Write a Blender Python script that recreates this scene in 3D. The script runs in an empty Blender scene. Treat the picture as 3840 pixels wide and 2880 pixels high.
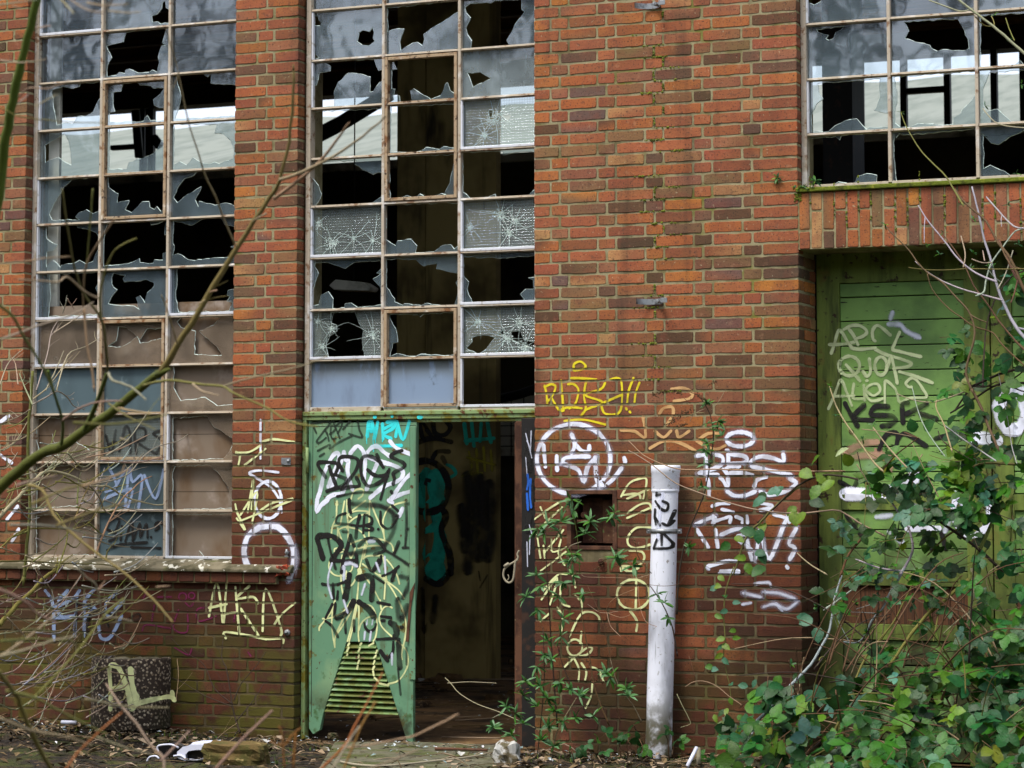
import bpy, math, random
from mathutils import Vector, Matrix, noise as mn
from mathutils.geometry import delaunay_2d_cdt
RN = random.Random(11)
SC = bpy.context.scene
COL = SC.collection
# ------------------------------------------------------------------ camera
F_PX, PSI, TH, ROLL = 9300.0, 0.40328, 0.078184, 0.00047
CX, CY, DIST, EYE = 1833.2, 1120.1, 14.9656, 1.6543
_s, _c, _st, _ct = math.sin(PSI), math.cos(PSI), math.sin(TH), math.cos(TH)
FW = Vector((-_s*_ct, _c*_ct, _st)); RT0 = Vector((_c, _s, 0)); UP0 = RT0.cross(FW)
RT = RT0*math.cos(ROLL)+UP0*math.sin(ROLL); UP = UP0*math.cos(ROLL)-RT0*math.sin(ROLL)
EYEP = Vector((0, -DIST, EYE))
cam = bpy.data.objects.new('camera', bpy.data.cameras.new('camera')); COL.objects.link(cam)
cam.matrix_world = Matrix(((RT.x, UP.x, -FW.x, EYEP.x), (RT.y, UP.y, -FW.y, EYEP.y), (RT.z, UP.z, -FW.z, EYEP.z), (0, 0, 0, 1)))
cam.data.sensor_width = 36; cam.data.lens = F_PX/3840*36
cam.data.shift_x = (1920-CX)/3840; cam.data.shift_y = -(1440-CY)/3840
cam.data.clip_start = .05; cam.data.clip_end = 600
cam.data.dof.use_dof = True; cam.data.dof.focus_distance = 16.6; cam.data.dof.aperture_fstop = 5.0
SC.camera = cam
def ray(x, y): return FW+RT*((x-CX)/F_PX)-UP*((y-CY)/F_PX)
def PY(x, y, Y=0.0):
    d = ray(x, y); return EYEP+d*((Y+DIST)/d.y)
def PD(x, y, depth): return EYEP+ray(x, y)*depth
def PZ(x, y, Z=0.0):
    d = ray(x, y); return EYEP+d*((Z-EYE)/d.z)
REG = {'V': (0, 0, .57604), 'S': (860, 960, 1.728), 'W2': (2500, 1550, 4.022), 'G1': (3050, 1150, 3.687),
       'F1': (1100, 1500, 4.424), 'F2': (1100, 1875, 4.424), 'F3': (1100, 2250, 4.424)}
for n_, x_ in zip('ABCE', (0, 1000, 2000, 2840)):
    for i_, y_ in enumerate((0, 700, 1400, 2130)): REG[n_+str(i_+1)] = (x_, y_, 2.212)
def spl(reg, s):
    """'x,y x,y; x,y ...' in the coordinates of a zoomed view -> polylines in photo pixels"""
    ox, oy, k = REG[reg]; out = []
    for part in s.split(';'):
        part = part.strip()
        if not part: continue
        pts = []
        for t in part.split():
            a = t.split(',')
            if t[0] == 'o':
                cx, cy, rx, ry = (float(v) for v in t[1:].split(','))
                pts += [(cx+rx*math.cos(q*.3491-1.2), cy+ry*math.sin(q*.3491-1.2)) for q in range(20)]
            else: pts.append((float(a[0]), float(a[1])))
        out.append([(ox+x/k, oy+y/k) for x, y in pts])
    return out
# ------------------------------------------------------------------ materials
def lin(c): return tuple((v/255/12.92 if v/255 <= .04045 else ((v/255+.055)/1.055)**2.4) for v in c)
class NT:
    def __init__(s, name):
        s.m = bpy.data.materials.new(name); s.m.use_nodes = True; s.t = s.m.node_tree
        s.b = s.t.nodes['Principled BSDF']; s.out = s.t.nodes['Material Output']; s._o = None
    def n(s, ty, **k):
        nd = s.t.nodes.new('ShaderNode'+ty)
        for a, v in k.items(): setattr(nd, a, v)
        return nd
    def l(s, a, b): s.t.links.new(a, b)
    def obj(s):
        if not s._o: s._o = s.n('TexCoord').outputs['Object']
        return s._o
    def noise(s, scale, detail=3, rough=.55, stretch=None):
        nd = s.n('TexNoise'); nd.inputs['Scale'].default_value = scale; nd.inputs['Detail'].default_value = detail
        nd.inputs['Roughness'].default_value = rough; v = s.obj()
        if stretch:
            mp = s.n('Mapping'); mp.inputs['Scale'].default_value = stretch; s.l(v, mp.inputs['Vector']); v = mp.outputs[0]
        s.l(v, nd.inputs['Vector']); return nd.outputs['Fac']
    def rng(s, val, a, b, c=0, d=1):
        nd = s.n('MapRange', interpolation_type='SMOOTHSTEP'); s.l(val, nd.inputs[0])
        for i, v in zip((1, 2, 3, 4), (a, b, c, d)): nd.inputs[i].default_value = v
        return nd.outputs[0]
    def math(s, op, a, b):
        nd = s.n('Math', operation=op)
        for i, v in enumerate((a, b)):
            if isinstance(v, (int, float)): nd.inputs[i].default_value = v
            else: s.l(v, nd.inputs[i])
        return nd.outputs[0]
    def mix(s, fac, a, b, mode='MIX'):
        nd = s.n('Mix', data_type='RGBA', blend_type=mode)
        for i, v in zip((0, 6, 7), (fac, a, b)):
            if isinstance(v, (int, float)): nd.inputs[i].default_value = v
            elif isinstance(v, tuple): nd.inputs[i].default_value = (*v, 1)
            else: s.l(v, nd.inputs[i])
        return nd.outputs[2]
    def z(s):
        sx = s.n('SeparateXYZ'); s.l(s.obj(), sx.inputs[0]); return sx.outputs[2]
def mk(name, base, rough=.75, layers=(), bump=None, attr=False, metal=0.0, spec=.4):
    """layers: (colour, noise scale, lo, hi[, dict(stretch=, z=(full, none), mul=)])"""
    q = NT(name)
    if attr:
        at = q.n('Attribute', attribute_name='col'); c = at.outputs['Color']
    else: c = lin(base)
    for ly in layers:
        o = ly[4] if len(ly) > 4 else {}
        f = q.rng(q.noise(ly[1], o.get('detail', 4), .6, o.get('stretch')), ly[2], ly[3], 0, o.get('mul', 1))
        if 'z' in o: f = q.math('MULTIPLY', f, q.rng(q.z(), o['z'][0], o['z'][1], 1, 0))
        if 'zu' in o: f = q.math('MULTIPLY', f, q.rng(q.z(), o['zu'][0], o['zu'][1], 0, 1))
        if 'x' in o:
            sx = q.n('SeparateXYZ'); q.l(q.obj(), sx.inputs[0]); f = q.math('MULTIPLY', f, q.rng(sx.outputs[0], o['x'][0], o['x'][1], 1, o['x'][2]))
        c = q.mix(f, c, lin(ly[0]), o.get('mode', 'MIX'))
    if isinstance(c, tuple): q.b.inputs['Base Color'].default_value = (*c, 1)
    else: q.l(c, q.b.inputs['Base Color'])
    q.b.inputs['Roughness'].default_value = rough; q.b.inputs['Metallic'].default_value = metal
    q.b.inputs['Specular IOR Level'].default_value = spec
    if bump:
        bm = q.n('Bump'); bm.inputs['Strength'].default_value = bump[1]; bm.inputs['Distance'].default_value = bump[2] if len(bump) > 2 else .004
        q.l(q.noise(bump[0], 5, .65), bm.inputs['Height']); q.l(bm.outputs[0], q.b.inputs['Normal'])
    return q.m
def paint(name, rgb, soft=.25, cover=1.0, rough=.55):
    """spray paint: solid in the middle of the stroke, breaking up at its edge"""
    q = NT(name); q.b.inputs['Base Color'].default_value = (*lin(rgb), 1); q.b.inputs['Roughness'].default_value = rough
    e = q.n('Attribute', attribute_name='edge').outputs['Fac']
    e = q.math('ABSOLUTE', e, 0)
    e = q.math('ADD', e, q.math('MULTIPLY', q.math('SUBTRACT', q.noise(90, 3), .5), .35))
    a = q.rng(e, 1.0-soft*1.6, 1.0, cover, 0)
    a = q.math('MULTIPLY', a, q.rng(q.noise(60, 4, .7), .27, .36, .35, 1)); a = q.math('MULTIPLY', a, q.rng(q.noise(7, 2), .34, .56, .58, 1))
    tr = q.n('BsdfTransparent'); mx = q.n('MixShader')
    q.l(a, mx.inputs[0]); q.l(tr.outputs[0], mx.inputs[1]); q.l(q.b.outputs[0], mx.inputs[2]); q.l(mx.outputs[0], q.out.inputs[0])
    return q.m
def glassmat(name, dirt, dcol, refl=.10, wired=False, rough=.04):
    q = NT(name)
    tr = q.n('BsdfTransparent'); tr.inputs[0].default_value = (.80, .86, .86, 1)
    df = q.n('BsdfDiffuse'); df.inputs[0].default_value = (*lin(dcol), 1)
    gl = q.n('BsdfGlossy'); gl.inputs[0].default_value = (.9, .95, 1, 1); gl.inputs[1].default_value = rough
    d = q.rng(q.noise(2.2, 5, .65), .25, .8, dirt*.55, dirt*1.35)
    d = q.math('ADD', d, q.rng(q.noise(9, 4, .6, (1, 1, .25)), .5, .75, 0, dirt*.35))
    if wired:
        wv = []
        for ax, sc in (('X', 1), ('Z', 1)):
            w = q.n('TexWave', wave_type='BANDS', bands_direction=ax); w.inputs['Scale'].default_value = 17; w.inputs['Distortion'].default_value = .05
            q.l(q.obj(), w.inputs['Vector']); wv.append(q.rng(w.outputs['Fac'], .55, .95, 0, 1))
        g = q.math('MAXIMUM', wv[0], wv[1])
        d = q.math('ADD', d, q.math('MULTIPLY', g, .16))
    else: g = q.noise(3.0, 2)
    m1 = q.n('MixShader'); q.l(d, m1.inputs[0]); q.l(tr.outputs[0], m1.inputs[1]); q.l(df.outputs[0], m1.inputs[2])
    fr = q.n('Fresnel'); fr.inputs[0].default_value = 1.5
    f = q.math('ADD', q.math('MULTIPLY', fr.outputs[0], 1.3), refl)
    bm = q.n('Bump'); bm.inputs['Strength'].default_value = .5 if wired else .25; bm.inputs['Distance'].default_value = .004 if wired else .012
    q.l(g, bm.inputs['Height']); q.l(bm.outputs[0], gl.inputs['Normal'])
    m2 = q.n('MixShader'); q.l(f, m2.inputs[0]); q.l(m1.outputs[0], m2.inputs[1]); q.l(gl.outputs[0], m2.inputs[2]); q.l(m2.outputs[0], q.out.inputs[0])
    return q.m
def leafmat(name):
    q = NT(name); at = q.n('Attribute', attribute_name='col').outputs['Color']
    c = q.mix(q.rng(q.noise(35, 3), .35, .7, 0, .55), at, q.mix(1.0, at, (.5, .6, .4), 'MULTIPLY')); c = q.mix(q.rng(q.noise(150, 3), .6, .7, 0, .5), c, lin((92, 70, 34)))
    bm = q.n('Bump'); bm.inputs['Strength'].default_value = .5; bm.inputs['Distance'].default_value = .006; q.l(q.noise(110, 3), bm.inputs['Height']); q.l(bm.outputs[0], q.b.inputs['Normal'])
    q.l(c, q.b.inputs['Base Color']); q.b.inputs['Roughness'].default_value = .45; q.b.inputs['Specular IOR Level'].default_value = .38
    tl = q.n('BsdfTranslucent'); q.l(c, tl.inputs[0]); mx = q.n('MixShader'); mx.inputs[0].default_value = .28
    q.l(q.b.outputs[0], mx.inputs[1]); q.l(tl.outputs[0], mx.inputs[2]); q.l(mx.outputs[0], q.out.inputs[0])
    return q.m
MT = {}
MT['brick'] = mk('brick', None, .85, [((120, 62, 44), 7, .46, .66, {'mul': .40}), ((190, 146, 108), 16, .57, .72, {'mul': .24}), ((84, 58, 44), 30, .55, .68, {'mul': .55}), ((50, 34, 26), 85, .575, .64, {'mul': .8}), ((186, 176, 140), 45, .64, .70, {'mul': .5}), ((44, 32, 24), 2.2, .55, .72, {'stretch': (2.2, 1, .22), 'mul': .42}), ((34, 28, 22), .8, .56, .70, {'mul': .35}),
                 ((62, 24, 8), .9, .26, .56, {'z': (1.0, 2.9), 'mul': .82}), ((28, 15, 7), 1.7, .38, .6, {'z': (.3, 1.7), 'mul': .6}), ((80, 78, 10), 3.4, .42, .56, {'z': (.35, .95), 'mul': .78, 'x': (-8.0, -7.4, .3)})],  # lower darkening: damp, with some of the low wall's shade put in
                 (75, .7, .004), attr=True)
MT['mortar'] = mk('mortar', (146, 138, 104), .95, [((112, 104, 66), 5, .42, .66), ((108, 108, 28), 2.1, .56, .68, {'mul': .75}), ((172, 164, 136), 30, .58, .72, {'mul': .6}), ((84, 76, 48), 22, .60, .72, {'mul': .7}), ((50, 44, 26), 2.2, .50, .68, {'stretch': (2.2, 1, .22), 'mul': .6}),
                  ((66, 48, 26), 1.4, .28, .55, {'z': (1.2, 2.5), 'mul': .75}), ((88, 94, 18), 3.0, .42, .62, {'z': (.3, 1.5), 'mul': .85, 'x': (-8.2, -7.6, .3)}), ((40, 32, 16), 1.3, .4, .6, {'z': (.3, 1.6), 'mul': .7})], (60, .6, .005))
MT['moss'] = mk('moss', (96, 108, 22), .95, [((150, 150, 50), 25, .5, .75), ((48, 50, 12), 14, .5, .7)], (60, 1, .01))
MT['stone'] = mk('sill stone', (120, 112, 90), .9, [((70, 66, 44), 6, .42, .62), ((200, 198, 184), 13, .585, .62, {'mul': .95}), ((84, 92, 40), 4, .55, .7)], (50, .6, .005))
MT['concrete'] = mk('concrete', (118, 112, 92), .9, [((66, 62, 44), 3, .42, .66), ((150, 146, 126), 18, .58, .75), ((76, 84, 36), 5, .56, .7)], (40, .5, .006))
MT['plaster'] = mk('old plaster', (158, 140, 86), .9, [((76, 64, 34), 1.1, .42, .62, {'mul': .85}), ((48, 40, 22), 3, .54, .68, {'stretch': (2, 1, .15), 'mul': .65}), ((52, 44, 26), 2.6, .56, .76, {'stretch': (1, 1, .3)})], (20, .3))
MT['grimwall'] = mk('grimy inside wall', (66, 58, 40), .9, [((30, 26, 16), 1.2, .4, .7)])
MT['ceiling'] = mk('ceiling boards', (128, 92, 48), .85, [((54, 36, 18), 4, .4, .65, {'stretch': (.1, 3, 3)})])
MT['darksteel'] = mk('dark steel', (20, 18, 15), .6, [((58, 36, 22), 12, .55, .7)])
MT['farsill'] = mk('concrete sill band', (212, 212, 198), .85, [((120, 120, 106), 3, .45, .7)])
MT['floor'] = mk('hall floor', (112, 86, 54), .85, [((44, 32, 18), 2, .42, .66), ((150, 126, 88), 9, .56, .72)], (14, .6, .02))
MT['tile'] = mk('white tile', (190, 186, 168), .35, [((130, 122, 96), 3, .5, .7)])
MT['roofsheet'] = mk('corrugated roof sheet', (122, 128, 118), .8, [((98, 106, 96), 3, .4, .7, {'stretch': (1, .12, 1)})])
MT['frame'] = mk('chipped frame paint', (178, 166, 146), .7, [((120, 84, 52), 16, .55, .66, {'mul': .85}), ((72, 46, 28), 34, .62, .70, {'mul': .9}), ((206, 202, 194), 7, .55, .7)], (55, .6, .003))
MT['rustframe'] = mk('rusty frame paint', (164, 142, 112), .8, [((120, 80, 44), 12, .50, .66), ((58, 36, 22), 30, .56, .68), ((206, 196, 178), 9, .6, .74)], (50, .7, .003))
MT['putty'] = mk('white putty', (206, 210, 216), .7, [((150, 144, 130), 22, .55, .72)], (60, .5, .003))
MT['glass'] = glassmat('dirty glass', .17, (124, 146, 160), .10)
MT['shard'] = glassmat('broken glass', .27, (138, 160, 170), .11)
MT['glow'] = glassmat('milky glass', .45, (170, 186, 190), .08)
MT['dusty'] = glassmat('dusty glass', .34, (168, 150, 130), .045)
MT['wired'] = glassmat('wired glass', .20, (150, 166, 160), .05, True, .12)
MT['edge'] = mk('glass edge', (196, 214, 206), .25, spec=.8)  # pale colour carries the glint of broken glass
MT['bluepane'] = mk('pane painted pale blue', (128, 148, 172), .4, [((108, 122, 142), 5, .46, .70, {'stretch': (1, 1, .3)}), ((100, 108, 108), 9, .36, .50, {'zu': (2.38, 2.53), 'stretch': (1, 1, .4)}), ((84, 96, 104), 9, .62, .78)])
MT['greypane'] = mk('pane with grey film', (84, 102, 108), .3, [((70, 84, 88), 3, .4, .66, {'stretch': (1, 1, .4)}), ((132, 150, 154), 11, .6, .78)])
MT['board'] = mk('warped board', (122, 108, 92), .8, [((104, 82, 58), 2.4, .45, .64, {'stretch': (1, 1, .5)}), ((150, 138, 126), 4, .55, .75), ((60, 44, 32), 24, .66, .78, {'stretch': (3, 1, .15)})])
MT['door'] = mk('pale green door paint', (100, 144, 112), .5, [((126, 160, 120), 3, .48, .7), ((64, 92, 46), 8, .56, .68, {'z': (.2, 1.3), 'mul': .9}), ((92, 112, 84), 6, .52, .70, {'stretch': (4, 1, .3), 'mul': .7}), ((104, 92, 34), 10, .60, .66, {'mul': .9}), ((80, 42, 18), 20, .63, .69), ((44, 40, 20), 6, .40, .6, {'z': (.12, .45), 'mul': .85})], (50, .3, .002))
MT['louvre'] = mk('mossy louvre paint', (104, 132, 74), .6, [((86, 92, 28), 9, .42, .58), ((76, 46, 20), 13, .58, .66), ((120, 150, 110), 6, .6, .7)], (50, .4, .003))
MT['header'] = mk('green rusty steel', (128, 152, 98), .6, [((116, 108, 30), 11, .48, .62), ((88, 48, 20), 18, .58, .66), ((40, 26, 14), 40, .63, .70)], (60, .5, .003))
MT['rust'] = mk('rusty steel', (92, 60, 40), .85, [((58, 32, 18), 9, .42, .62), ((140, 120, 84), 16, .62, .72), ((96, 118, 66), 7, .66, .74)], (70, .7, .003))
MT['gate'] = mk('peeling green gate paint', (122, 162, 82), .6, [((92, 126, 66), 2, .4, .66), ((142, 176, 132), 3, .52, .72, {'z': (1.2, 2.6)}), ((170, 132, 108), 7, .68, .70), ((34, 42, 16), 30, .66, .71, {'stretch': (.4, 1, 1.6)}), ((50, 42, 22), 5, .36, .56, {'z': (.7, 1.9), 'mul': .9})], (45, .7, .003))  # last layer puts the shade behind the bramble into the lower paint
MT['gatestile'] = mk('green gate stile', (112, 130, 54), .65, [((52, 48, 22), 4, .36, .56, {'z': (.6, 1.8), 'mul': .8}), ((64, 78, 28), 5, .4, .66, {'stretch': (2, 1, .3)}), ((52, 34, 18), 18, .60, .68), ((110, 104, 44), 6, .6, .74)], (50, .6, .003))  # first layer puts the same low shade into the stile colour
MT['barewood'] = mk('bare weathered wood', (96, 62, 38), .85, [((54, 34, 20), 22, .45, .62, {'stretch': (5, 1, .12)}), ((130, 92, 64), 22, .6, .72, {'stretch': (5, 1, .12)})], (60, .5))
MT['black'] = mk('void black', (10, 8, 5), .9)
MT['pvc'] = mk('white plastic', (236, 240, 250), .38, [((150, 152, 160), 5, .5, .74, {'stretch': (1, 1, .3)}), ((72, 68, 30), 7, .34, .54, {'z': (.16, .55), 'mul': .95}), ((110, 96, 74), 30, .62, .70, {'mul': .7}), ((120, 120, 124), 16, .6, .72, {'stretch': (3, 1, .25), 'mul': .6})])
MT['zinc'] = mk('galvanised steel', (150, 154, 156), .45, [((92, 92, 90), 20, .48, .68), ((90, 66, 46), 30, .62, .7)], metal=.6)
MT['pebble'] = None
MT['soil'] = mk('leaf mould', (40, 31, 20), .95, [((70, 72, 20), 2.6, .50, .64), ((98, 76, 52), 24, .54, .66), ((24, 18, 12), 9, .46, .64), ((58, 68, 14), 3.5, .50, .62, {'mul': .6}), ((120, 108, 84), 60, .64, .72)], (38, 1, .03))
MT['slab'] = mk('mossy slab', (96, 94, 74), .9, [((72, 78, 32), 4, .46, .62), ((48, 42, 30), 12, .52, .68), ((150, 150, 134), 40, .64, .72)], (40, .6, .008))
MT['rubble'] = mk('mossy rubble', (96, 78, 40), .9, [((74, 70, 26), 8, .45, .62), ((150, 132, 84), 18, .58, .7)], (40, .8, .008))
MT['white'] = mk('chipped white', (176, 176, 170), .7, [((92, 82, 58), 9, .47, .58), ((52, 56, 24), 14, .56, .68)], (40, .4))
MT['gloss_white'] = mk('glossy white plastic', (206, 210, 226), .25)
MT['gloss_black'] = mk('glossy black plastic', (14, 14, 16), .3)
MT['paleblue'] = mk('pale blue stone', (126, 142, 152), .8, [((84, 92, 96), 10, .5, .7)], (30, .4))
MT['cord'] = mk('grey cord', (150, 142, 120), .8)
MT['bark'] = mk('bark', None, .8, [((46, 44, 22), 60, .56, .70, {'mul': .6}), ((150, 148, 110), 30, .66, .8, {'mul': .4})], (90, .5, .002), attr=True)
MT['leaf'] = leafmat('leaf')
MT['litter'] = mk('dry leaf', None, .85, attr=True)
MT['seed'] = mk('dried flower', (92, 66, 40), .95, [((50, 34, 20), 60, .5, .65)], (120, 1, .005))
def pebblemat():
    q = NT('exposed pebble concrete'); v = q.n('TexVoronoi'); v.inputs['Scale'].default_value = 46; q.l(q.obj(), v.inputs['Vector'])
    d = q.rng(v.outputs['Distance'], .30, .50, 1, 0); rnd = q.n('SeparateColor'); q.l(v.outputs['Color'], rnd.inputs[0])
    d = q.math('MULTIPLY', d, q.rng(rnd.outputs[0], .0, .35, .4, 1))
    c = q.mix(d, lin((44, 32, 20)), q.mix(rnd.outputs[1], lin((104, 88, 68)), lin((186, 172, 148))))
    c = q.mix(q.math('MULTIPLY', q.rng(q.noise(3), .4, .7), q.rng(q.z(), .1, .35, .8, 0)), c, lin((44, 44, 14)))
    q.l(c, q.b.inputs['Base Color']); q.b.inputs['Roughness'].default_value = .8
    bm = q.n('Bump'); bm.inputs['Strength'].default_value = .9; bm.inputs['Distance'].default_value = .006
    q.l(d, bm.inputs['Height']); q.l(bm.outputs[0], q.b.inputs['Normal']); return q.m
MT['pebble'] = pebblemat()
# ------------------------------------------------------------------ mesh building
class MB:
    def __init__(s): s.v = []; s.f = []; s.mi = []; s.c = []; s.e = []; s.sm = []
    def add(s, vs, fs, mat=0, col=(1, 1, 1), edge=None, smooth=False):
        b = len(s.v); s.v += [tuple(p) for p in vs]
        s.c += [col]*len(vs) if not isinstance(col, list) else col
        s.e += edge if edge else [0.0]*len(vs)
        for f in fs: s.f.append(tuple(b+i for i in f)); s.mi.append(mat); s.sm.append(smooth)
    def box(s, x0, x1, y0, y1, z0, z1, mat=0, col=(1, 1, 1)):
        s.add([(x, y, z) for x in (x0, x1) for y in (y0, y1) for z in (z0, z1)],
              [(0, 1, 3, 2), (4, 6, 7, 5), (0, 4, 5, 1), (2, 3, 7, 6), (0, 2, 6, 4), (1, 5, 7, 3)], mat, col)
    def hexa(s, p, mat=0, col=(1, 1, 1)):   # 8 corners: front 4 (ccw), back 4
        s.add(p, [(0, 1, 2, 3), (7, 6, 5, 4), (0, 4, 5, 1), (1, 5, 6, 2), (2, 6, 7, 3), (3, 7, 4, 0)], mat, col)
    def prism(s, poly, y0, y1, mat=0, col=(1, 1, 1)):   # polygon in X,Z extruded along Y
        n = len(poly)
        s.add([(x, y0, z) for x, z in poly]+[(x, y1, z) for x, z in poly],
              [tuple(range(n)), tuple(range(2*n-1, n-1, -1))]+[(i, i+n, (i+1) % n+n, (i+1) % n) for i in range(n)], mat, col)
    def tube(s, pts, r0, r1, n=6, col=(1, 1, 1), mat=0, knots=0.0, cap=True):
        pts = [Vector(p) for p in pts]; m = len(pts)
        if m < 2: return
        t0 = (pts[1]-pts[0]).normalized(); u = t0.orthogonal().normalized(); vs = []
        for i, p in enumerate(pts):
            t = (pts[min(i+1, m-1)]-pts[max(i-1, 0)])
            if t.length < 1e-9: t = t0
            t = t.normalized(); u = (u-t*u.dot(t))
            u = u.normalized() if u.length > 1e-6 else t.orthogonal().normalized()
            w = t.cross(u); r = r0+(r1-r0)*i/(m-1)
            if knots: r *= 1+knots*(RN.random()-.35)
            for k in range(n):
                a = 2*math.pi*k/n; vs.append(p+u*(r*math.cos(a))+w*(r*math.sin(a)))
        fs = [(i*n+k, i*n+(k+1) % n, (i+1)*n+(k+1) % n, (i+1)*n+k) for i in range(m-1) for k in range(n)]
        if cap: fs += [tuple(range(n-1, -1, -1)), tuple((m-1)*n+k for k in range(n))]
        s.add(vs, fs, mat, col, smooth=True)
    def build(s, name, mats, parent=None, label=None, bevel=0.0, kind=None):
        me = bpy.data.meshes.new(name); me.from_pydata(s.v, [], s.f)
        if isinstance(mats, str): mats = [mats]
        for m in mats: me.materials.append(MT[m] if isinstance(m, str) else m)
        me.polygons.foreach_set('material_index', s.mi); me.polygons.foreach_set('use_smooth', s.sm)
        if any(c != (1, 1, 1) for c in s.c):
            a = me.attributes.new('col', 'FLOAT_COLOR', 'POINT'); a.data.foreach_set('color', [v for c in s.c for v in (*c, 1)])
        if any(s.e):
            a = me.attributes.new('edge', 'FLOAT', 'POINT'); a.data.foreach_set('value', s.e)
        me.update(); o = bpy.data.objects.new(name, me); COL.objects.link(o)
        if parent: adopt(o, parent)
        if label: o['label'] = label
        if kind: o['kind'] = kind
        if bevel:
            b = o.modifiers.new('bevel', 'BEVEL'); b.width = bevel; b.segments = 2; b.limit_method = 'ANGLE'; b.angle_limit = .7
        return o
def world(o):
    return (world(o.parent) @ o.matrix_parent_inverse if o.parent else Matrix()) @ o.matrix_basis
def adopt(o, parent):
    o.parent = parent; o.matrix_parent_inverse = world(parent).inverted()
def thing(name, label, cat, loc=(0, 0, 0), group=None):
    o = bpy.data.objects.new(name, None); o.location = loc; o.empty_display_size = .2; COL.objects.link(o)
    return tag(o, label, cat, group)
def tag(o, label, cat, group=None):
    o['label'] = label; o['category'] = cat
    if group: o['group'] = group
    return o
def catmull(pts, n=4):
    if len(pts) < 3: return [pts[0].lerp(pts[-1], i/n) for i in range(n+1)] if len(pts) == 2 else pts
    out = []
    for i in range(len(pts)-1):
        p0, p1, p2, p3 = pts[max(i-1, 0)], pts[i], pts[i+1], pts[min(i+2, len(pts)-1)]
        for k in range(n):
            t = k/n; out.append(.5*((2*p1)+(p2-p0)*t+(2*p0-5*p1+4*p2-p3)*t*t+(3*p1-p0-3*p2+p3)*t**3))
    return out+[pts[-1]]
# ------------------------------------------------------------------ brickwork
CW, BH, Z0 = .077, .0632, 4.8467
XA, XB, XC, XD, XE = -10.001, -8.299, -7.807, -6.063, -4.279
XL, XG, XR = -13.0, XE+2.95, XE+4.2
ZTOP, ZWIN, ZSILL, ZLB, ZLT = 6.6, 5.68, 1.150, 3.172, 3.530
PER = .652
XCEN = PY(2453, 600).x
PAL = [((178, 98, 68), 5), ((168, 88, 66), 5), ((184, 106, 60), 3), ((150, 84, 60), 4), ((142, 102, 76), 2.2), ((122, 94, 72), 2), ((104, 76, 70), 2.2), ((70, 54, 44), 1.6),
       ((196, 142, 104), .9), ((204, 122, 54), .8), ((98, 78, 88), .6), ((180, 98, 56), 2.5), ((160, 100, 82), 2.5)]
PALW = [w for _, w in PAL]
MEAN = lin((162, 104, 72))
def brickcol():
    c = lin(RN.choices(PAL, PALW)[0][0]); k = RN.uniform(.86, 1.14)
    return tuple((c[i]*.78+MEAN[i]*.22)*k*(.75, .80, .60)[i] for i in range(3))
BR = {}          # course -> brick faces, for paint that skips the joints
def brick(mb, a0, a1, b0, b1, depth, fm, chip=1.0):
    """one brick: ragged face outline, eased edges. fm(a, b, d) -> world point, d = depth behind the face"""
    r = .006; pts = []
    def j(): return RN.uniform(-.002, .002)*chip
    na = max(2, int((a1-a0)/.045)); nb = 2
    for i in range(na+1): pts.append((a0+r+(a1-a0-2*r)*i/na, b0+j()-(.003*chip if RN.random() < .12 else 0)))
    for i in range(nb+1): pts.append((a1+j(), b0+r+(b1-b0-2*r)*i/nb))
    for i in range(na+1): pts.append((a1-r-(a1-a0-2*r)*i/na, b1+j()-(.004*chip if RN.random() < .08 else 0)))
    for i in range(nb+1): pts.append((a0+j(), b1-r-(b1-b0-2*r)*i/nb))
    n = len(pts); d0 = RN.uniform(-.0012, .0015); ca, cb = (a0+a1)/2, (b0+b1)/2
    vs = [fm(a, b, depth) for a, b in pts]+[fm(a, b, d0+.003) for a, b in pts]
    vs += [fm(a+(ca-a)*.0035/max(.02, (a1-a0)/2), b+(cb-b)*.07, d0) for a, b in pts]
    fs = [(L*n+i, L*n+(i+1) % n, (L+1)*n+(i+1) % n, (L+1)*n+i) for L in (0, 1) for i in range(n)]+[tuple(2*n+i for i in range(n))]
    c1 = brickcol(); c2 = brickcol() if RN.random() < .3 else tuple(v*RN.uniform(.75, 1.05) for v in c1); th = RN.random()*6.28; cs = []
    for L, m in ((0, .8), (1, .72), (2, 1.0)):  # side and bevel rings darkened: shadow lines put into the colour
        for a, b in pts:
            t = .5+.5*(math.cos(th)*(a-ca)/(a1-a0)*2+math.sin(th)*(b-cb)/(b1-b0)*1.2); t = max(0, min(1, t*1.4-.2)); t = t*t*(3-2*t)
            cs.append(tuple((c1[i]+(c2[i]-c1[i])*t*.8)*m for i in range(3)))
    mb.add(vs, fs, 0, cs)
def front(a, b, d): return (a, d, b)
def course(x0, x1, k, xc):
    """monk bond: two stretchers and a header, every other course shifted by half a repeat"""
    c0 = xc+(PER/2 if k % 2 else 0); edges = []
    n0 = int(math.floor((x0-c0)/PER))-1
    for n in range(n0, n0+int((x1-x0)/PER)+4):
        c = c0+n*PER
        for a, b in ((c-.0575, c+.0575), (c+.0695, c+.3185), (c+.3335, c+.5825)):
            a, b = max(a, x0), min(b, x1)
            if b-a > .012: edges.append([a, b])
    if len(edges) > 1 and edges[0][1]-edges[0][0] < .07: edges[1][0] = x0; edges.pop(0)
    if len(edges) > 1 and edges[-1][1]-edges[-1][0] < .07: edges[-2][1] = x1; edges.pop()
    edges[0][0] = x0; edges[-1][1] = x1
    return edges
NX0, NX1 = PY(2128, 1950).x, PY(2312, 1950).x
NZ0, NZ1 = PY(2220, 2062).z, PY(2220, 1838).z
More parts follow.
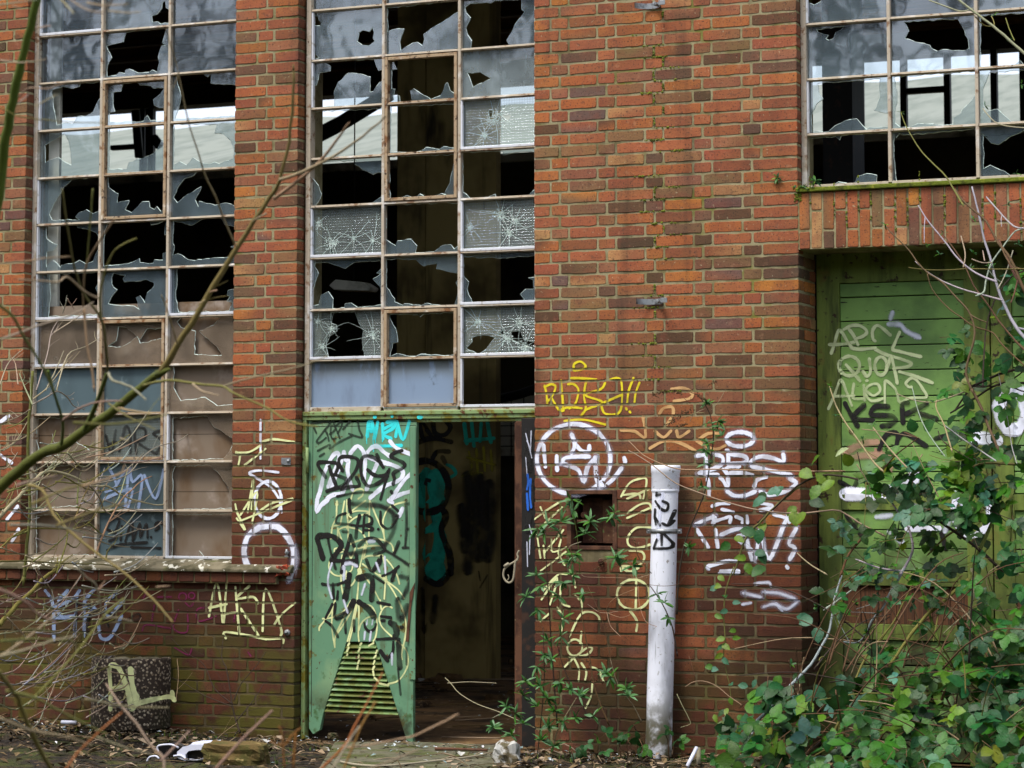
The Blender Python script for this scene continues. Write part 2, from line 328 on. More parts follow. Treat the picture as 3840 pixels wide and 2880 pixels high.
def lay(mb, x0, x1, z0, z1, xc=XCEN, pat=None, deepl=0, deepr=0, yf=0.0, hole=None):
    for k in range(int((Z0-z1)/CW)-1, int((Z0-z0)/CW)+2):
        zb = Z0-CW*k; zt = zb+BH
        if zb < z0-.012 or zt > z1+.012: continue
        for a, b in (pat(x0, x1, k) if pat else course(x0, x1, k, xc)):
            segs = [(a, b)]
            if hole and zt > hole[2] and zb < hole[3]:
                segs = [s for s in ((a, min(b, hole[0])), (max(a, hole[1]), b)) if s[1]-s[0] > .02]
            for s0, s1 in segs:
                dp = .013
                if deepl and abs(s0-x0) < .001: dp = deepl
                if deepr and abs(s1-x1) < .001: dp = deepr if deepr > 0 else (.115 if k % 2 else .25)
                q0 = zb+RN.uniform(-.001, .001)
                brick(mb, s0+.0008, s1-RN.uniform(0, .002), q0, q0+BH+RN.uniform(-.0015, .001), dp, lambda a, b, d: (a, yf+d, b))
                if yf == 0: BR.setdefault(k, []).append((s0, s1, zb, zt))
def pat2(x0, x1, k):
    w = x1-x0; m = x0+w*.5
    if k % 2: return [[x0, x0+w*.335], [x0+w*.365, x0+w*.60], [x0+w*.635, x1]]
    return [[x0, m-.006], [m+.006, x1]]
factory = thing('brick_factory', 'derelict brick factory front with broken windows, green doors and graffiti', 'factory', (-6.2, .2, 0))
wb = MB()
lay(wb, XL, XA, ZSILL, ZTOP, XA-.12, deepr=.11)
lay(wb, XB, XC, ZSILL-.01, ZTOP, pat=pat2, deepl=.11, deepr=.11)
lay(wb, XL, XC, -.1, ZSILL-.02, XA-.12, deepr=.12)
lay(wb, XD, XE, ZLB-.01, ZTOP, deepl=.11, deepr=.11)
lay(wb, XD, XE, -.1, ZLB, deepl=.12, deepr=-1, hole=(NX0, NX1, NZ0, NZ1))
lay(wb, XG, XR, -.1, ZTOP, deepl=.35)
for a, b in ((XA, XB), (XC, XD), (XE, XG)): lay(wb, a+.006, b-.006, ZWIN, ZTOP)
# the gate's side reveal: bricks facing +X
for k in range(0, 70):
    zb = Z0-CW*k
    if zb+BH > ZLB or zb < -.1: continue
    y0 = .127 if k % 2 else .262
    for a, b in ([(y0, y0+.25)] if k % 2 else [(y0, .385)]):
        brick(wb, a, b, zb, zb+BH, .012, lambda a, b, d: (XE-d, a, b))
# soldier course over the gate
n = 0; x = XE+.008
while x < XG-.03:
    lo = ZLB+.004; hi = ZLT; j = lo+(.108 if n % 2 else .238)
    if n % 2 == 0: j = lo+.112
    else: j = lo+.235
    for a, b in ((lo, j-.005), (j+.007, hi)): brick(wb, x, x+.0655, a+RN.uniform(-.002, .002), b, .12, front)
    x += CW; n += 1
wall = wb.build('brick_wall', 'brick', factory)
mb = MB(); MY = .004; TW = .385
def core(x0, x1, z0, z1, y1=TW): mb.box(x0, x1, MY, y1, z0, z1)
core(XL, XA-.006, ZSILL, ZTOP); core(XB+.006, XC-.006, ZSILL+.001, ZTOP); core(XL+.002, XC-.007, -.2, ZSILL-.001)
core(XD+.006, NX0, -.2, ZTOP); core(NX1, XE-.006, -.2, ZTOP); core(NX0+.0005, NX1-.0005, -.2, NZ0); core(NX0+.0005, NX1-.0005, NZ1, ZTOP-.001)
core(XG+.006, XR, -.2, ZTOP)
for a, b in ((XA, XB), (XC, XD), (XE, XG)): core(a-.005, b+.005, ZWIN, ZTOP-.002)
core(XE-.004, XG+.004, ZLB+.002, ZLT, TW-.002)
mb.build('mortar', 'mortar', wall)
# moss in the joints of the lintel and in the wet streak below the brackets
ms = MB()
def clump(x, z, w, h, n):
    for _ in range(n):
        cx, cz = x+RN.uniform(-w, w), z+RN.uniform(-h, h); r = RN.uniform(.004, .009)
        p = [(cx+r*math.cos(a)*RN.uniform(.6, 1.3), RN.uniform(-.005, .001), cz+r*math.sin(a)*RN.uniform(.6, 1.3)) for a in (0, 1.05, 2.1, 3.14, 4.2, 5.24)]
        ms.add(p+[(cx, -.008, cz)], [(i, (i+1) % 6, 6) for i in range(6)])
x = XE+.002
while x < XG:
    if RN.random() < .6: clump(x, RN.uniform(ZLB+.1, ZLT), .003, .11, 14)
    x += CW
for k in range(2, 34):
    zb = Z0-CW*k-.006
    if RN.random() < .75: clump(XCEN+RN.uniform(-.08, .12), zb, .09, .003, RN.randint(4, 16))
    if RN.random() < .5: clump(XCEN+(.0635 if k % 2 == 0 else 0), zb+.04, .003, .03, 7)
clump(XE, ZLT-.02, .02, .03, 30)
ms.build('moss', 'moss', wall, kind='stuff')
# ------------------------------------------------------------------ windows
YF, YG = .10, .128
def inside(p, poly):
    x, y = p; c = False; j = len(poly)-1
    for i in range(len(poly)):
        if (poly[i][1] > y) != (poly[j][1] > y) and x < (poly[j][0]-poly[i][0])*(y-poly[i][1])/(poly[j][1]-poly[i][1]+1e-12)+poly[i][0]: c = not c
        j = i
    return c
def jag(poly, amp=.005, step=.03):
    out = []; n = len(poly)
    for i in range(n):
        a, b = poly[i], poly[(i+1) % n]; L = math.hypot(b[0]-a[0], b[1]-a[1]); m = max(1, int(L/step))
        nx, nz = -(b[1]-a[1])/(L+1e-9), (b[0]-a[0])/(L+1e-9)
        for q in range(m):
            t = q/m; d = 0 if q == 0 else RN.uniform(-amp, amp)*min(1, L/.1)
            out.append((a[0]+(b[0]-a[0])*t+nx*d, a[1]+(b[1]-a[1])*t+nz*d))
    return out
def crack(mb, x, z, R, n, rect, core_r=.02, mat=1):
    """star of cracks round a stone hit, with crushed glass in the middle"""
    y = YG-.0015
    def seg(p, q, w):
        d = Vector((q[0]-p[0], q[1]-p[1])); L = d.length
        if L < 1e-5: return
        nx, nz = -d.y/L*w, d.x/L*w
        mb.add([(p[0]-nx, y, p[1]-nz), (q[0]-nx*.4, y, q[1]-nz*.4), (q[0]+nx*.4, y, q[1]+nz*.4), (p[0]+nx, y, p[1]+nz)], [(0, 1, 2, 3)], mat)
    def cl(p): return (min(max(p[0], rect[0]), rect[1]), min(max(p[1], rect[2]), rect[3]))
    a0 = RN.random()*6
    for i in range(n):
        a = a0+i*6.283/n+RN.uniform(-.3, .3); p = (x, z); L = R*RN.uniform(.4, 1.1)
        for q in range(4):
            a += RN.uniform(-.22, .22); t = cl((p[0]+math.cos(a)*L/4, p[1]+math.sin(a)*L/4)); seg(p, t, .0016*(1-q*.18)); p = t
    for _ in range(int(core_r*2600)):
        a = RN.random()*6.283; r = core_r*math.sqrt(RN.random())*RN.uniform(.4, 1.7); w = RN.uniform(.002, .006); px, pz = cl((x+r*math.cos(a), z+r*math.sin(a)))
        b = RN.random()*6; mb.add([(px+w*math.cos(b+q*2.1+RN.uniform(-.4, .4)), y-RN.uniform(0, .006), pz+w*math.sin(b+q*2.1)) for q in range(3)], [(0, 1, 2)], mat)
def pane(win, rect, holes, mat, label=None, cracks=(), thick=.004, y=YG):
    x0, x1, z0, z1 = rect
    hp = [jag(h) for h in holes]
    vs = [Vector((x0, z0)), Vector((x1, z0)), Vector((x1, z1)), Vector((x0, z1))]; fcs = [[0, 1, 2, 3]]
    for h in hp:
        b = len(vs); vs += [Vector(p) for p in h]; fcs.append(list(range(b, b+len(h))))
    r = delaunay_2d_cdt(vs, [], fcs, 0, 1e-5, False)
    V, T = r[0], r[2]; tl = RN.uniform(-.012, .012), RN.uniform(-.012, .012); xc, zc = (x0+x1)/2, (z0+z1)/2
    keep = []
    for t in T:
        c = (sum(V[i].x for i in t)/3, sum(V[i].y for i in t)/3)
        if x0-1e-6 <= c[0] <= x1+1e-6 and z0-1e-6 <= c[1] <= z1+1e-6 and not any(inside(c, h) for h in hp): keep.append(tuple(t))
    if not keep: return None
    used = sorted({i for t in keep for i in t}); ix = {v: i for i, v in enumerate(used)}; n = len(used); cnt = {}
    for t in keep:
        for a, b in zip(t, t[1:]+t[:1]): cnt.setdefault((min(a, b), max(a, b)), []).append((a, b))
    g = MB(); yy = lambda v: y+tl[0]*(v.x-xc)*.5+tl[1]*(v.y-zc)*.5
    g.add([(V[i].x, yy(V[i]), V[i].y) for i in used], [tuple(ix[i] for i in t) for t in keep], 0)
    g.add([(V[i].x, yy(V[i])+thick, V[i].y) for i in used], [], 0)
    for e in cnt.values():
        if len(e) == 1:
            a, b = ix[e[0][0]], ix[e[0][1]]; g.f.append((a, b, b+n, a+n)); g.mi.append(1); g.sm.append(False)
    fm = lambda v: (abs(v.x-x0) < 1e-4) or (abs(v.x-x1) < 1e-4) or (abs(v.y-z0) < 1e-4) or (abs(v.y-z1) < 1e-4)
    for e in cnt.values():       # fractured rim, its glint put in by the pale edge colour
        if len(e) == 1 and not (fm(V[e[0][0]]) and fm(V[e[0][1]])):
            a, b = V[e[0][0]], V[e[0][1]]; d = Vector((b.y-a.y, a.x-b.x)); d = d.normalized()*RN.uniform(.0015, .0045) if d.length > 1e-6 else d; d2 = d*RN.uniform(.3, 1)
            g.add([(a.x, yy(a), a.y), (b.x, yy(b), b.y), (b.x+d2.x, yy(b)+.0045, b.y+d2.y), (a.x+d.x, yy(a)+.0045, a.y+d.y)], [(0, 1, 2, 3)], 1)
    for c in cracks:
        p = PY(*spl(c[0], c[1])[0][0], YG); crack(g, p.x, p.z, c[2], c[3], rect, c[4])
    return g.build('pane', [mat, 'edge'], win, label)
def window(label, xs, zs, y_sash, types, holes, cracks, labels, putty, sill_z):
    """xs: bar centres, zs: transom centres from the top; casements: (col, row0, row1)"""
    w = MB(); vb, tb = .0105, .0095
    y_sash = [(c, a-1, b-1) for c, a, b in y_sash]; putty = [(c, r-1, q) for c, r, q in putty]   # tables count a row above the frame
    ztop, zbot = zs[0], zs[-1]
    w.box(xs[0], xs[0]+.034, YF-.012, .16, zbot-.02, ztop+.03); w.box(xs[-1]-.034, xs[-1], YF-.012, .16, zbot-.02, ztop+.03)
    for x in xs[1:-1]: w.box(x-vb, x+vb, YF-.004, .146, zbot+.012, ztop-.012)
    ed = [xs[0]+.034]+[v for x in xs[1:-1] for v in (x-vb, x+vb)]+[xs[-1]-.034]
    for i, z in enumerate(zs):
        for c in range(len(xs)-1):
            h = tb if 0 < i < len(zs)-1 else .02
            w.box(ed[2*c]+.0003, ed[2*c+1]-.0003, YF, .142, z-h, z+h)
            if 0 < i: w.box(ed[2*c]+.002, ed[2*c+1]-.002, YF-.010, YF+.004, z-h+.003, z-h+.008)
    for c, r, sides in putty:      # bright new putty round some panes
        x0, x1, z0, z1 = ed[2*c], ed[2*c+1], zs[r+1]+tb, zs[r]-tb; a, b = YF-.003, YG-.003
        if 'l' in sides: w.box(x0-.001, x0+.013, a, b, z0, z1, 1)
        if 'b' in sides: w.box(x0-.001, x1, a-.002, b, z0-.004, z0+.014, 1)
        if 'r' in sides: w.box(x1-.011, x1+.001, a, b, z0, z1, 1)
    win = w.build('window', ['frame', 'putty'], factory, label, bevel=.003)
    for c, r0, r1 in y_sash:
        s = MB(); x0, x1, z0, z1 = ed[2*c]+.004, ed[2*c+1]-.004, zs[r1+1]+tb+.004, zs[r0]-tb-.004; a, b, t = YF-.012, .135, .022
        s.box(x0, x0+t, a, b, z0, z1); s.box(x1-t, x1, a, b, z0, z1); s.box(x0+t, x1-t, a+.001, b, z1-t, z1); s.box(x0+t, x1-t, a+.001, b, z0, z0+t)
        for r in range(r0, r1): s.box(x0+t, x1-t, a+.004, b-.002, zs[r+1]-.010, zs[r+1]+.010)
        s.build('casement', 'rustframe', win, bevel=.003)
    for r in range(len(zs)-1):
        for c in range(len(xs)-1):
            ins = any(sc == c and r0 <= r <= r1 for sc, r0, r1 in y_sash); d = .02 if ins else 0
            rect = (ed[2*c]+d, ed[2*c+1]-d, zs[r+1]+tb, zs[r]-tb)
            ty = types.get((c, r+1), 'glass')
            if ty is None: continue
            hs = []
            for reg, data in holes.get((c, r+1), ()):
                for pl in spl(reg, data): hs.append([(p.x, p.z) for p in (PY(px, py, YG) for px, py in pl)])
            if hs and ty == 'glass': ty = 'dusty' if zs[r] < 2.9 and xs[0] == XA else 'shard'
            elif ty == 'glass' and zs[r] < 2.9 and xs[0] == XA: ty = 'dusty'
            pane(win, rect, hs, ty, labels.get((c, r+1)), cracks.get((c, r+1), ()))
    return win
zsL = [5.63, 5.289, 4.948, 4.602, 4.256, 3.911, 3.575, 3.232, 2.885, 2.547, 2.210, 1.870, 1.531, 1.194]
HL = {(1, 2): [('A1', '1370,8 1345,20 1340,70 1300,120 1258,130 1262,182 1310,180 1330,200 1370,190 1420,195 1422,130 1408,115 1408,85 1375,60')],
 (1, 3): [('A1', '880,382 1020,348 1048,268 1385,225 1355,320 1345,350 1375,378 1340,378 1310,470 1320,520 1300,598 1265,580 1235,600 1145,605 1070,570 1040,580 1035,610 985,600 960,625 885,635 888,545 925,480')],
 (0, 4): [('A1', '430,745 520,715 600,735 655,720 665,685 770,690 855,670 850,780 800,860 770,930 700,965 640,965 600,1030 560,1015 470,1040 460,980 440,890')],
 (1, 4): [('A1', '905,765 1000,760 1020,690 1140,680 1160,705 1250,710 1275,735 1362,730 1330,780 1270,825 1275,870 1320,895 1385,895 1385,1005 1245,1000 1225,960 1200,975 1190,1005 905,1015 905,935 950,925 935,850 940,770')],
 (2, 4): [('A1', '1455,610 1680,605 1720,640 1750,610 1748,690 1990,705 1990,960 1450,985 1490,860 1500,800 1470,700')],
 (0, 5): [('A1', '370,1205 535,1110 570,1170 580,1230 592,1372 480,1305 375,1350')],
 (1, 5): [('A1', '905,1075 960,1040 1370,1035 1375,1150 1340,1160 1320,1210 1270,1275 1200,1305 1070,1345 1050,1400 905,1405')],
 (2, 5): [('A1', '1440,1030 1800,1030 1780,1105 1850,1110 1910,1160 1940,1230 1938,1310 1820,1360 1780,1345 1740,1360 1690,1355 1600,1305 1545,1370 1490,1340 1440,1370')],
 (0, 6): [('A2', '530,0 600,-65 835,-80 830,110 820,130 830,200 770,225 715,190 650,215 625,250 660,275 430,278 405,225 440,150 500,60')],
 (1, 6): [('A2', '900,-120 1385,-135 1385,170 1330,205 1300,165 1280,190 1240,170 1235,125 1180,125 1090,215 1035,190 1072,115 970,130 980,60 900,5')],
 (2, 6): [('A2', '1490,-20 1530,-70 1600,-90 1640,-140 1990,-190 1990,185 1880,135 1780,155 1650,120 1645,170 1618,110 1670,0 1560,60 1470,135 1440,95 1440,80')],
 (0, 7): [('A2', '385,310 635,305 640,340 750,360 800,385 825,430 835,490 790,560 770,620 710,640 660,610 600,640 515,650 500,670 440,610 400,640 385,670 385,540 440,530 475,480 440,470 385,430')],
 (1, 7): [('A2', '865,370 890,300 1240,275 1250,315 1310,305 1350,285 1400,260 1370,310 1362,395 1400,395 1400,540 1350,550 1350,610 1280,605 1270,635 1160,630 1155,595 1060,640 990,650 855,660')],
 (2, 7): [('A2', '1437,280 1590,320 1700,255 1820,245 1860,310 1960,340 1990,480 1910,500 1935,510 1930,590 1820,590 1770,590 1640,605 1620,615 1560,605 1480,555 1432,570 1445,490 1432,470')],
 (0, 8): [('A2', '410,730 830,705 825,780 790,840 810,890 810,1000 810,1060 400,1080 405,1010 420,900')],
 (1, 8): [('A2', '940,715 990,730 1045,735 1020,760 1030,790 1120,785 1210,768 1275,795 1278,825 1220,880 1200,965 1160,905 1125,920 1155,1020 1110,990 980,985 895,972 925,910 970,855 940,835 925,800 925,750')],
 (2, 8): [('A2', '1470,670 1990,655 1990,830 1890,860 1880,900 1910,910 1880,950 1930,960 1900,1030 1480,1040 1455,900 1468,780')],
 (1, 9): [('A2', '980,1160 1040,1165 1165,1265 1215,1180 1350,1170 1360,1260 1160,1300 1140,1240 1080,1290 1000,1330 895,1325 960,1280')],
 (2, 9): [('A2', '1465,1120 1500,1085 1830,1080 1770,1150 1650,1195 1800,1330 1840,1400 1610,1390 1620,1200 1500,1170')],
 (2, 10): [('A3', '1440,-120 1990,-130 1990,260 1800,270 1700,200 1500,230 1440,120')],
 (0, 11): [('A3', '300,380 800,350 760,520 740,640 620,560 480,680 330,690 300,560')],
 (2, 11): [('A3', '1430,370 1720,355 1780,450 1930,540 1930,600 1850,710 1430,720')],
 (0, 12): [('A3', '300,780 690,760 660,880 740,1010 640,1100 300,1120')],
 (2, 12): [('A3', '1430,820 1450,770 1740,760 1830,850 1890,940 1930,1120 1430,1130')],
 (0, 13): [('A3', '300,1180 560,1170 640,1240 790,1200 800,1500 300,1520')],
 (2, 13): [('A3', '1430,1170 1990,1160 1990,1540 1700,1530 1650,1470 1640,1530 1430,1540')]}
winL = window('tall shattered window left of the first brick pier, lower rows boarded from inside', [XA, -9.439, -8.882, XB], zsL, [(1, 4, 6), (1, 9, 11)],
 {(0, 10): 'greypane', (1, 10): 'greypane', (1, 11): 'wired', (1, 12): 'greypane', (1, 13): 'greypane'}, HL, {},
 {(1, 11): 'patterned pane with black sprayed letters', (0, 10): 'grey filmed pane', (1, 10): 'grey filmed pane behind branches', (1, 12): 'grey pane with pale blue scrawl', (1, 13): 'grey pane with black lettering'},
 [(0, 1, 'lb'), (0, 2, 'lb'), (0, 8, 'lb'), (1, 8, ''), (2, 8, 'lb'), (0, 9, 'lb'), (1, 11, 'lbr'), (2, 11, 'l'), (0, 4, 'l'), (0, 6, 'l'), (2, 12, ''), (2, 13, 'lb'), (0, 7, 'l'), (2, 5, '')], 0)
b = MB()
for a, c, d, e in ((XA+.03, XB+.05, 1.17, 1.66), (XA+.03, XB+.05, 1.664, 2.06), (XA+.03, XB+.05, 2.064, 2.99)): b.box(a, c, .162, .172, d, e)
b.build('backing_board', 'board', winL, 'stained brown board behind the lower panes')
b = MB(); p = PY(210, 1342, .16); b.box(p.x-.022, p.x+.022, .1585, .1612, p.z-.012, p.z+.012); b.build('sticker', 'white', winL, 'small white sticker')
b = MB(); p = PY(155, 700, .2); b.box(XA+.06, XA+.15, .2, .23, 2.7, 5.6); b.build('inner_post', 'farsill', winL)
zsM = [5.65, 5.31, 4.968, 4.618, 4.285, 3.937, 3.607, 3.253, 2.896, 2.554, 2.215]
HM = {(0, 3): [('B1', '765,270 800,250 850,262 878,225 890,270 880,315 898,340 845,380 790,372 750,345 760,310;380,130 425,130 430,165 455,190 440,215 380,215;385,430 438,480 385,490')],
 (1, 3): [('B1', '1000,60 1085,60 1300,30 1600,0 1600,95 1400,215 1300,285 1308,330 1290,380 1250,350 1215,355 1150,390 1110,420 1103,350 1115,300 1140,240 1040,245 1000,265')],
 (2, 3): [('B1', '1690,25 1860,25 1900,5 2110,-10 2115,75 2140,95 2100,150 2060,200 2010,300 1990,330 2020,390 1690,410 1700,340 1665,290 1650,230 1690,150 1650,100 1640,60')],
 (0, 4): [('B1', '430,620 440,600 525,590 530,550 460,510 890,490 905,540 925,585 962,575 970,670 940,680 880,760 855,765 862,640 750,610 680,605 590,680 555,770 560,880 375,900 375,705 412,705')],
 (1, 4): [('B1', '1040,490 1080,575 1035,580 1035,735 1065,740 1050,800 1100,795 1105,845 1205,845 1190,755 1220,735 1270,770 1360,825 1440,795 1480,700 1500,685 1520,750 1560,780 1575,450')],
 (2, 4): [('B1', '1660,600 1770,598 1840,640 1860,655 1710,725')],
 (0, 5): [('B1', '375,925 975,900 975,1290 700,1310 640,1295 560,1315 375,1320')],
 (1, 5): [('B1', '1030,880 1570,860 1570,1235 1465,1215 1430,1240 1325,1222 1280,1255 1080,1260 1020,1265')],
 (2, 5): [('B1', '1840,915 1880,908 1870,960 1895,990 1850,990;1905,935 1970,955 2035,950 2000,1005 1950,960')],
 (0, 6): [('B1', '370,1345 745,1330 730,1360 800,1410 880,1445 915,1430 970,1430 970,1620 920,1650 860,1690 400,1710 440,1650 455,1610 430,1540 370,1470')],
 (1, 6): [('B1', '1015,1300 1570,1280 1540,1420 1520,1520 1475,1600 1500,1625 1450,1605 1400,1625 1330,1640 1270,1610 1230,1640 1165,1620 1110,1640 1020,1650')],
 (2, 6): [('B1', '1625,1260 1960,1255 1965,1285 2030,1270 2300,1245 2300,1500 2170,1620 2200,1640 1900,1660 1895,1610 1830,1640 1690,1650 1625,1590')],
 (1, 7): [('B2', '990,150 1600,130 1600,480 1555,520 1525,480 1450,490 1385,540 1230,550 1245,490 1200,437 1085,450 1070,490 990,440')],
 (2, 7): [('B2', '1915,180 1955,190 1965,240 1945,270 1920,230;2060,275 2085,270 2080,295;1995,360 2025,370 2010,395')],
 (0, 7): [('B2', '420,290 440,300 430,330;530,510 550,530 530,555')],
 (0, 8): [('B2', '400,630 515,630 600,660 650,678 720,630 940,610 960,670 910,715 950,720 880,765 940,830 950,980 750,1000 700,965 650,970 645,1005 545,1010 550,930 510,870 450,900 430,980 375,990 375,860 430,720 395,660')],
 (1, 8): [('B2', '990,600 1240,605 1300,660 1415,635 1405,680 1600,720 1600,760 1570,790 1590,840 1560,985 1400,980 1330,965 1280,985 1140,970 1130,985 1060,955 1060,930 990,830')],
 (2, 8): [('B2', '1630,580 1950,590 2300,565 2300,740 2170,755 2212,770 2212,850 2150,850 2105,890 2140,935 2080,970 1850,960 1710,975 1660,850 1675,790 1630,740')],
 (0, 9): [('B2', '530,1040 730,1035 760,1120 800,1190 790,1290 810,1430 510,1440 490,1330 500,1250 580,1200 580,1150 530,1130')],
 (1, 9): [('B2', '1020,1060 1250,1060 1270,1080 1300,1055 1575,1040 1580,1395 1440,1400 1280,1390 1230,1410 1080,1385 1020,1410 1045,1300 1085,1290 1070,1180 1020,1090')],
 (2, 9): [('B2', '1700,1250 1800,1230 1900,1250 1860,1290 1820,1350 1750,1390 1650,1340 1700,1290;2020,1210 2100,1190 2130,1260 2230,1290 2200,1340 2130,1310 2040,1280;1910,1230 1970,1170 1980,1230')]}
CM = {(0, 7): [('B2', '430,310', .12, 7, .028), ('B2', '540,470', .16, 9, .04), ('B2', '725,430', .16, 8, .016), ('B2', '880,450', .2, 8, .016)],
 (2, 7): [('B2', '1940,230', .22, 10, .035), ('B2', '2070,285', .16, 8, .02), ('B2', '2010,380', .2, 8, .022), ('B2', '1690,340', .14, 9, .022)],
 (0, 9): [('B2', '430,1120', .16, 8, .015), ('B2', '880,1230', .2, 11, .035), ('B2', '540,1180', .14, 8, .02), ('B2', '460,1330', .14, 8, .02)],
 (2, 9): [('B2', '1750,1120', .2, 9, .025), ('B2', '1990,1260', .24, 10, .04), ('B2', '2100,1130', .22, 9, .025), ('B2', '2140,1330', .15, 8, .04)],
 (2, 5): [('B1', '1810,1125', .2, 9, .018), ('B1', '1890,990', .24, 10, .05)]}
winM = window('tall shattered window above the pale green door', [-7.790, -7.208, -6.643, XD], zsM, [(1, 4, 6), (1, 9, 10)],
 {(0, 10): 'bluepane', (1, 10): 'bluepane', (2, 10): None, (0, 7): 'wired', (2, 7): 'wired', (0, 9): 'wired', (2, 9): 'wired', (2, 5): 'wired', (2, 4): 'glow'}, HM, CM,
 {(2, 4): 'rippled milky pane with one hole', (0, 7): 'cracked wired pane', (2, 7): 'cracked wired pane with holes', (2, 5): 'cracked wired pane', (0, 10): 'pane painted pale blue', (1, 10): 'pane painted pale blue'},
 [(0, 7, 'lb'), (2, 7, 'lb'), (0, 9, 'lb'), (2, 9, 'lb'), (2, 8, 'lb'), (2, 5, 'lb'), (0, 4, 'l'), (0, 3, 'l'), (0, 8, 'l'), (2, 10, 'lb'), (1, 10, 'b')], 0)
HR = {(0, 3): [('E1', '410,-30 530,-30 525,15 470,42 420,20')],
 (2, 3): [('E1', '2150,-40 2212,0 2230,60 2300,80 2300,-40')],
 (0, 4): [('E1', '485,240 720,215 700,245 650,265 630,320 590,335 565,320 590,290 500,265')],
 (1, 4): [('E1', '1215,180 1660,155 1700,220 1750,330 1758,400 1720,420 1540,410 1490,425 1440,400 1430,375 1340,355 1220,320 1255,260')],
 (2, 4): [('E1', '1850,130 2600,80 2600,540 2220,555 2180,500 2100,560 1850,590')],
 (0, 5): [('E1', '500,690 830,665 1020,650 1010,720 1020,800 990,890 970,915 1090,940 1090,1050 980,1060 930,1055 905,1075 870,1040 825,985 730,1000 650,1040 590,1090 450,1095 445,960 490,860 545,820 510,770')],
 (1, 5): [('E1', '1130,640 1150,635 1830,590 1820,760 1780,830 1700,910 1690,940 1630,975 1625,1030 1500,1035 1420,1030 1335,1025 1260,1060 1180,1055 1140,1020 1160,760')],
 (2, 5): [('E1', '1925,600 2600,560 2600,1000 2110,1015 2050,960 1990,905 1870,940 1870,740')],
 (0, 6): [('E1', '405,1150 650,1130 680,1160 695,1125 1100,1100 1100,1510 985,1530 990,1455 905,1440 830,1465 795,1540 755,1540 740,1520 670,1510 600,1550 405,1560')],
 (1, 6): [('E1', '1130,1100 1150,1140 1180,1105 1210,1120 1830,1070 1820,1200 1840,1480 1700,1495 1500,1510 1180,1530 1150,1490 1130,1300')],
 (2, 6): [('E1', '1870,1110 1900,1140 1940,1185 2000,1200 2100,1130 2212,1080 2300,1040 2600,1040 2600,1480 2130,1490 2050,1420 1935,1370 1875,1400')]}
zsR = [5.66, 5.31, 4.96, 4.611, 4.259, 3.908, 3.570]
winR = window('wide broken window over the brick lintel of the dark green gate', [XE, -3.715, -3.167, -2.61, -2.05, XG], zsR, [], {}, HR, {}, {}, [(0, 3, 'l'), (0, 5, 'l')], 0)
s_ = MB(); s_.box(XE-.01, XG, -.022, .12, ZLT+.002, ZLT+.030); s_.build('window_sill', 'moss', winR, 'mossy ledge under the window over the gate', bevel=.006)
for zz, wn, x0, x1, lb in ((1.150, winL, XL, PY(1088, 2135, -.06).x, 'weathered stone sill spotted with pale lichen'),):
    s_ = MB(); s_.hexa([(x0, -.064, zz-.034), (x1, -.064, zz-.034), (x1, -.064, zz-.012), (x0, -.064, zz-.012), (x0, .0, zz-.034), (x1, .0, zz-.034), (x1, .0, zz+.022), (x0, .0, zz+.022)]); s_.hexa([(XA+.002, .0005, zz-.02), (XB-.002, .0005, zz-.02), (XB-.002, .0005, zz+.0225), (XA+.002, .0005, zz+.0225), (XA+.002, .11, zz-.02), (XB-.002, .11, zz-.02), (XB-.002, .11, zz+.05), (XA+.002, .11, zz+.05)])
    s_.build('window_sill', 'stone', wn, lb, bevel=.006)
# rowlock bricks under that sill
rb = MB(); x = XL
while x < PY(1075, 2150, -.04).x-.1:
    w = .115; brick(rb, x, x+w, 1.048, 1.118, .06, lambda a, b, d: (a, -.045+d, b)); x += w+.012
rb.box(XL, x-.01, -.038, .004, 1.04, 1.121, 1)
rb.build('brick_ledge', ['brick', 'mortar'], factory, 'row of dark bricks under the left window sill')
# ------------------------------------------------------------------ spray paint
PAINT = {}
def pm(name, rgb, soft=.25, cover=1.0):
    if name not in PAINT: PAINT[name] = paint(name+' spray paint', rgb, soft, cover)
    return PAINT[name]
pm('white', (236, 240, 254), .22); pm('softwhite', (228, 233, 252), .55, .75); pm('black', (16, 13, 10), .16); pm('softblack', (22, 20, 16), .5, .85)
pm('pale', (226, 232, 168), .14); pm('cyan', (56, 226, 228), .14); pm('darkgreen', (36, 52, 38), .4, .85); pm('yellow', (226, 208, 24), .22)
pm('tan', (214, 170, 112), .25, .9); pm('palegate', (206, 220, 168), .3, .9); pm('bluegrey', (142, 162, 196), .3, .9); pm('purple', (112, 24, 70), .3, .95)
pm('pink', (190, 150, 124), .4, .85); pm('teal', (26, 176, 150), .12); pm('dimyellow', (150, 140, 20), .4, .8); pm('blue', (30, 100, 200), .3); pm('halo', (206, 208, 232), .62, .30)
_lay = [0]
def clip(poly, r):
    for ax, lim, sg in ((0, r[0], 1), (0, r[1], -1), (1, r[2], 1), (1, r[3], -1)):
        out = []
        for i in range(len(poly)):
            p, q = poly[i-1], poly[i]; a, b = (p[ax]-lim)*sg, (q[ax]-lim)*sg
            if (a >= 0) != (b >= 0):
                t = a/(a-b); out.append(tuple(p[k]+(q[k]-p[k])*t for k in range(3)))
            if b >= 0: out.append(q)
        poly = out
        if len(poly) < 3: return []
    return poly
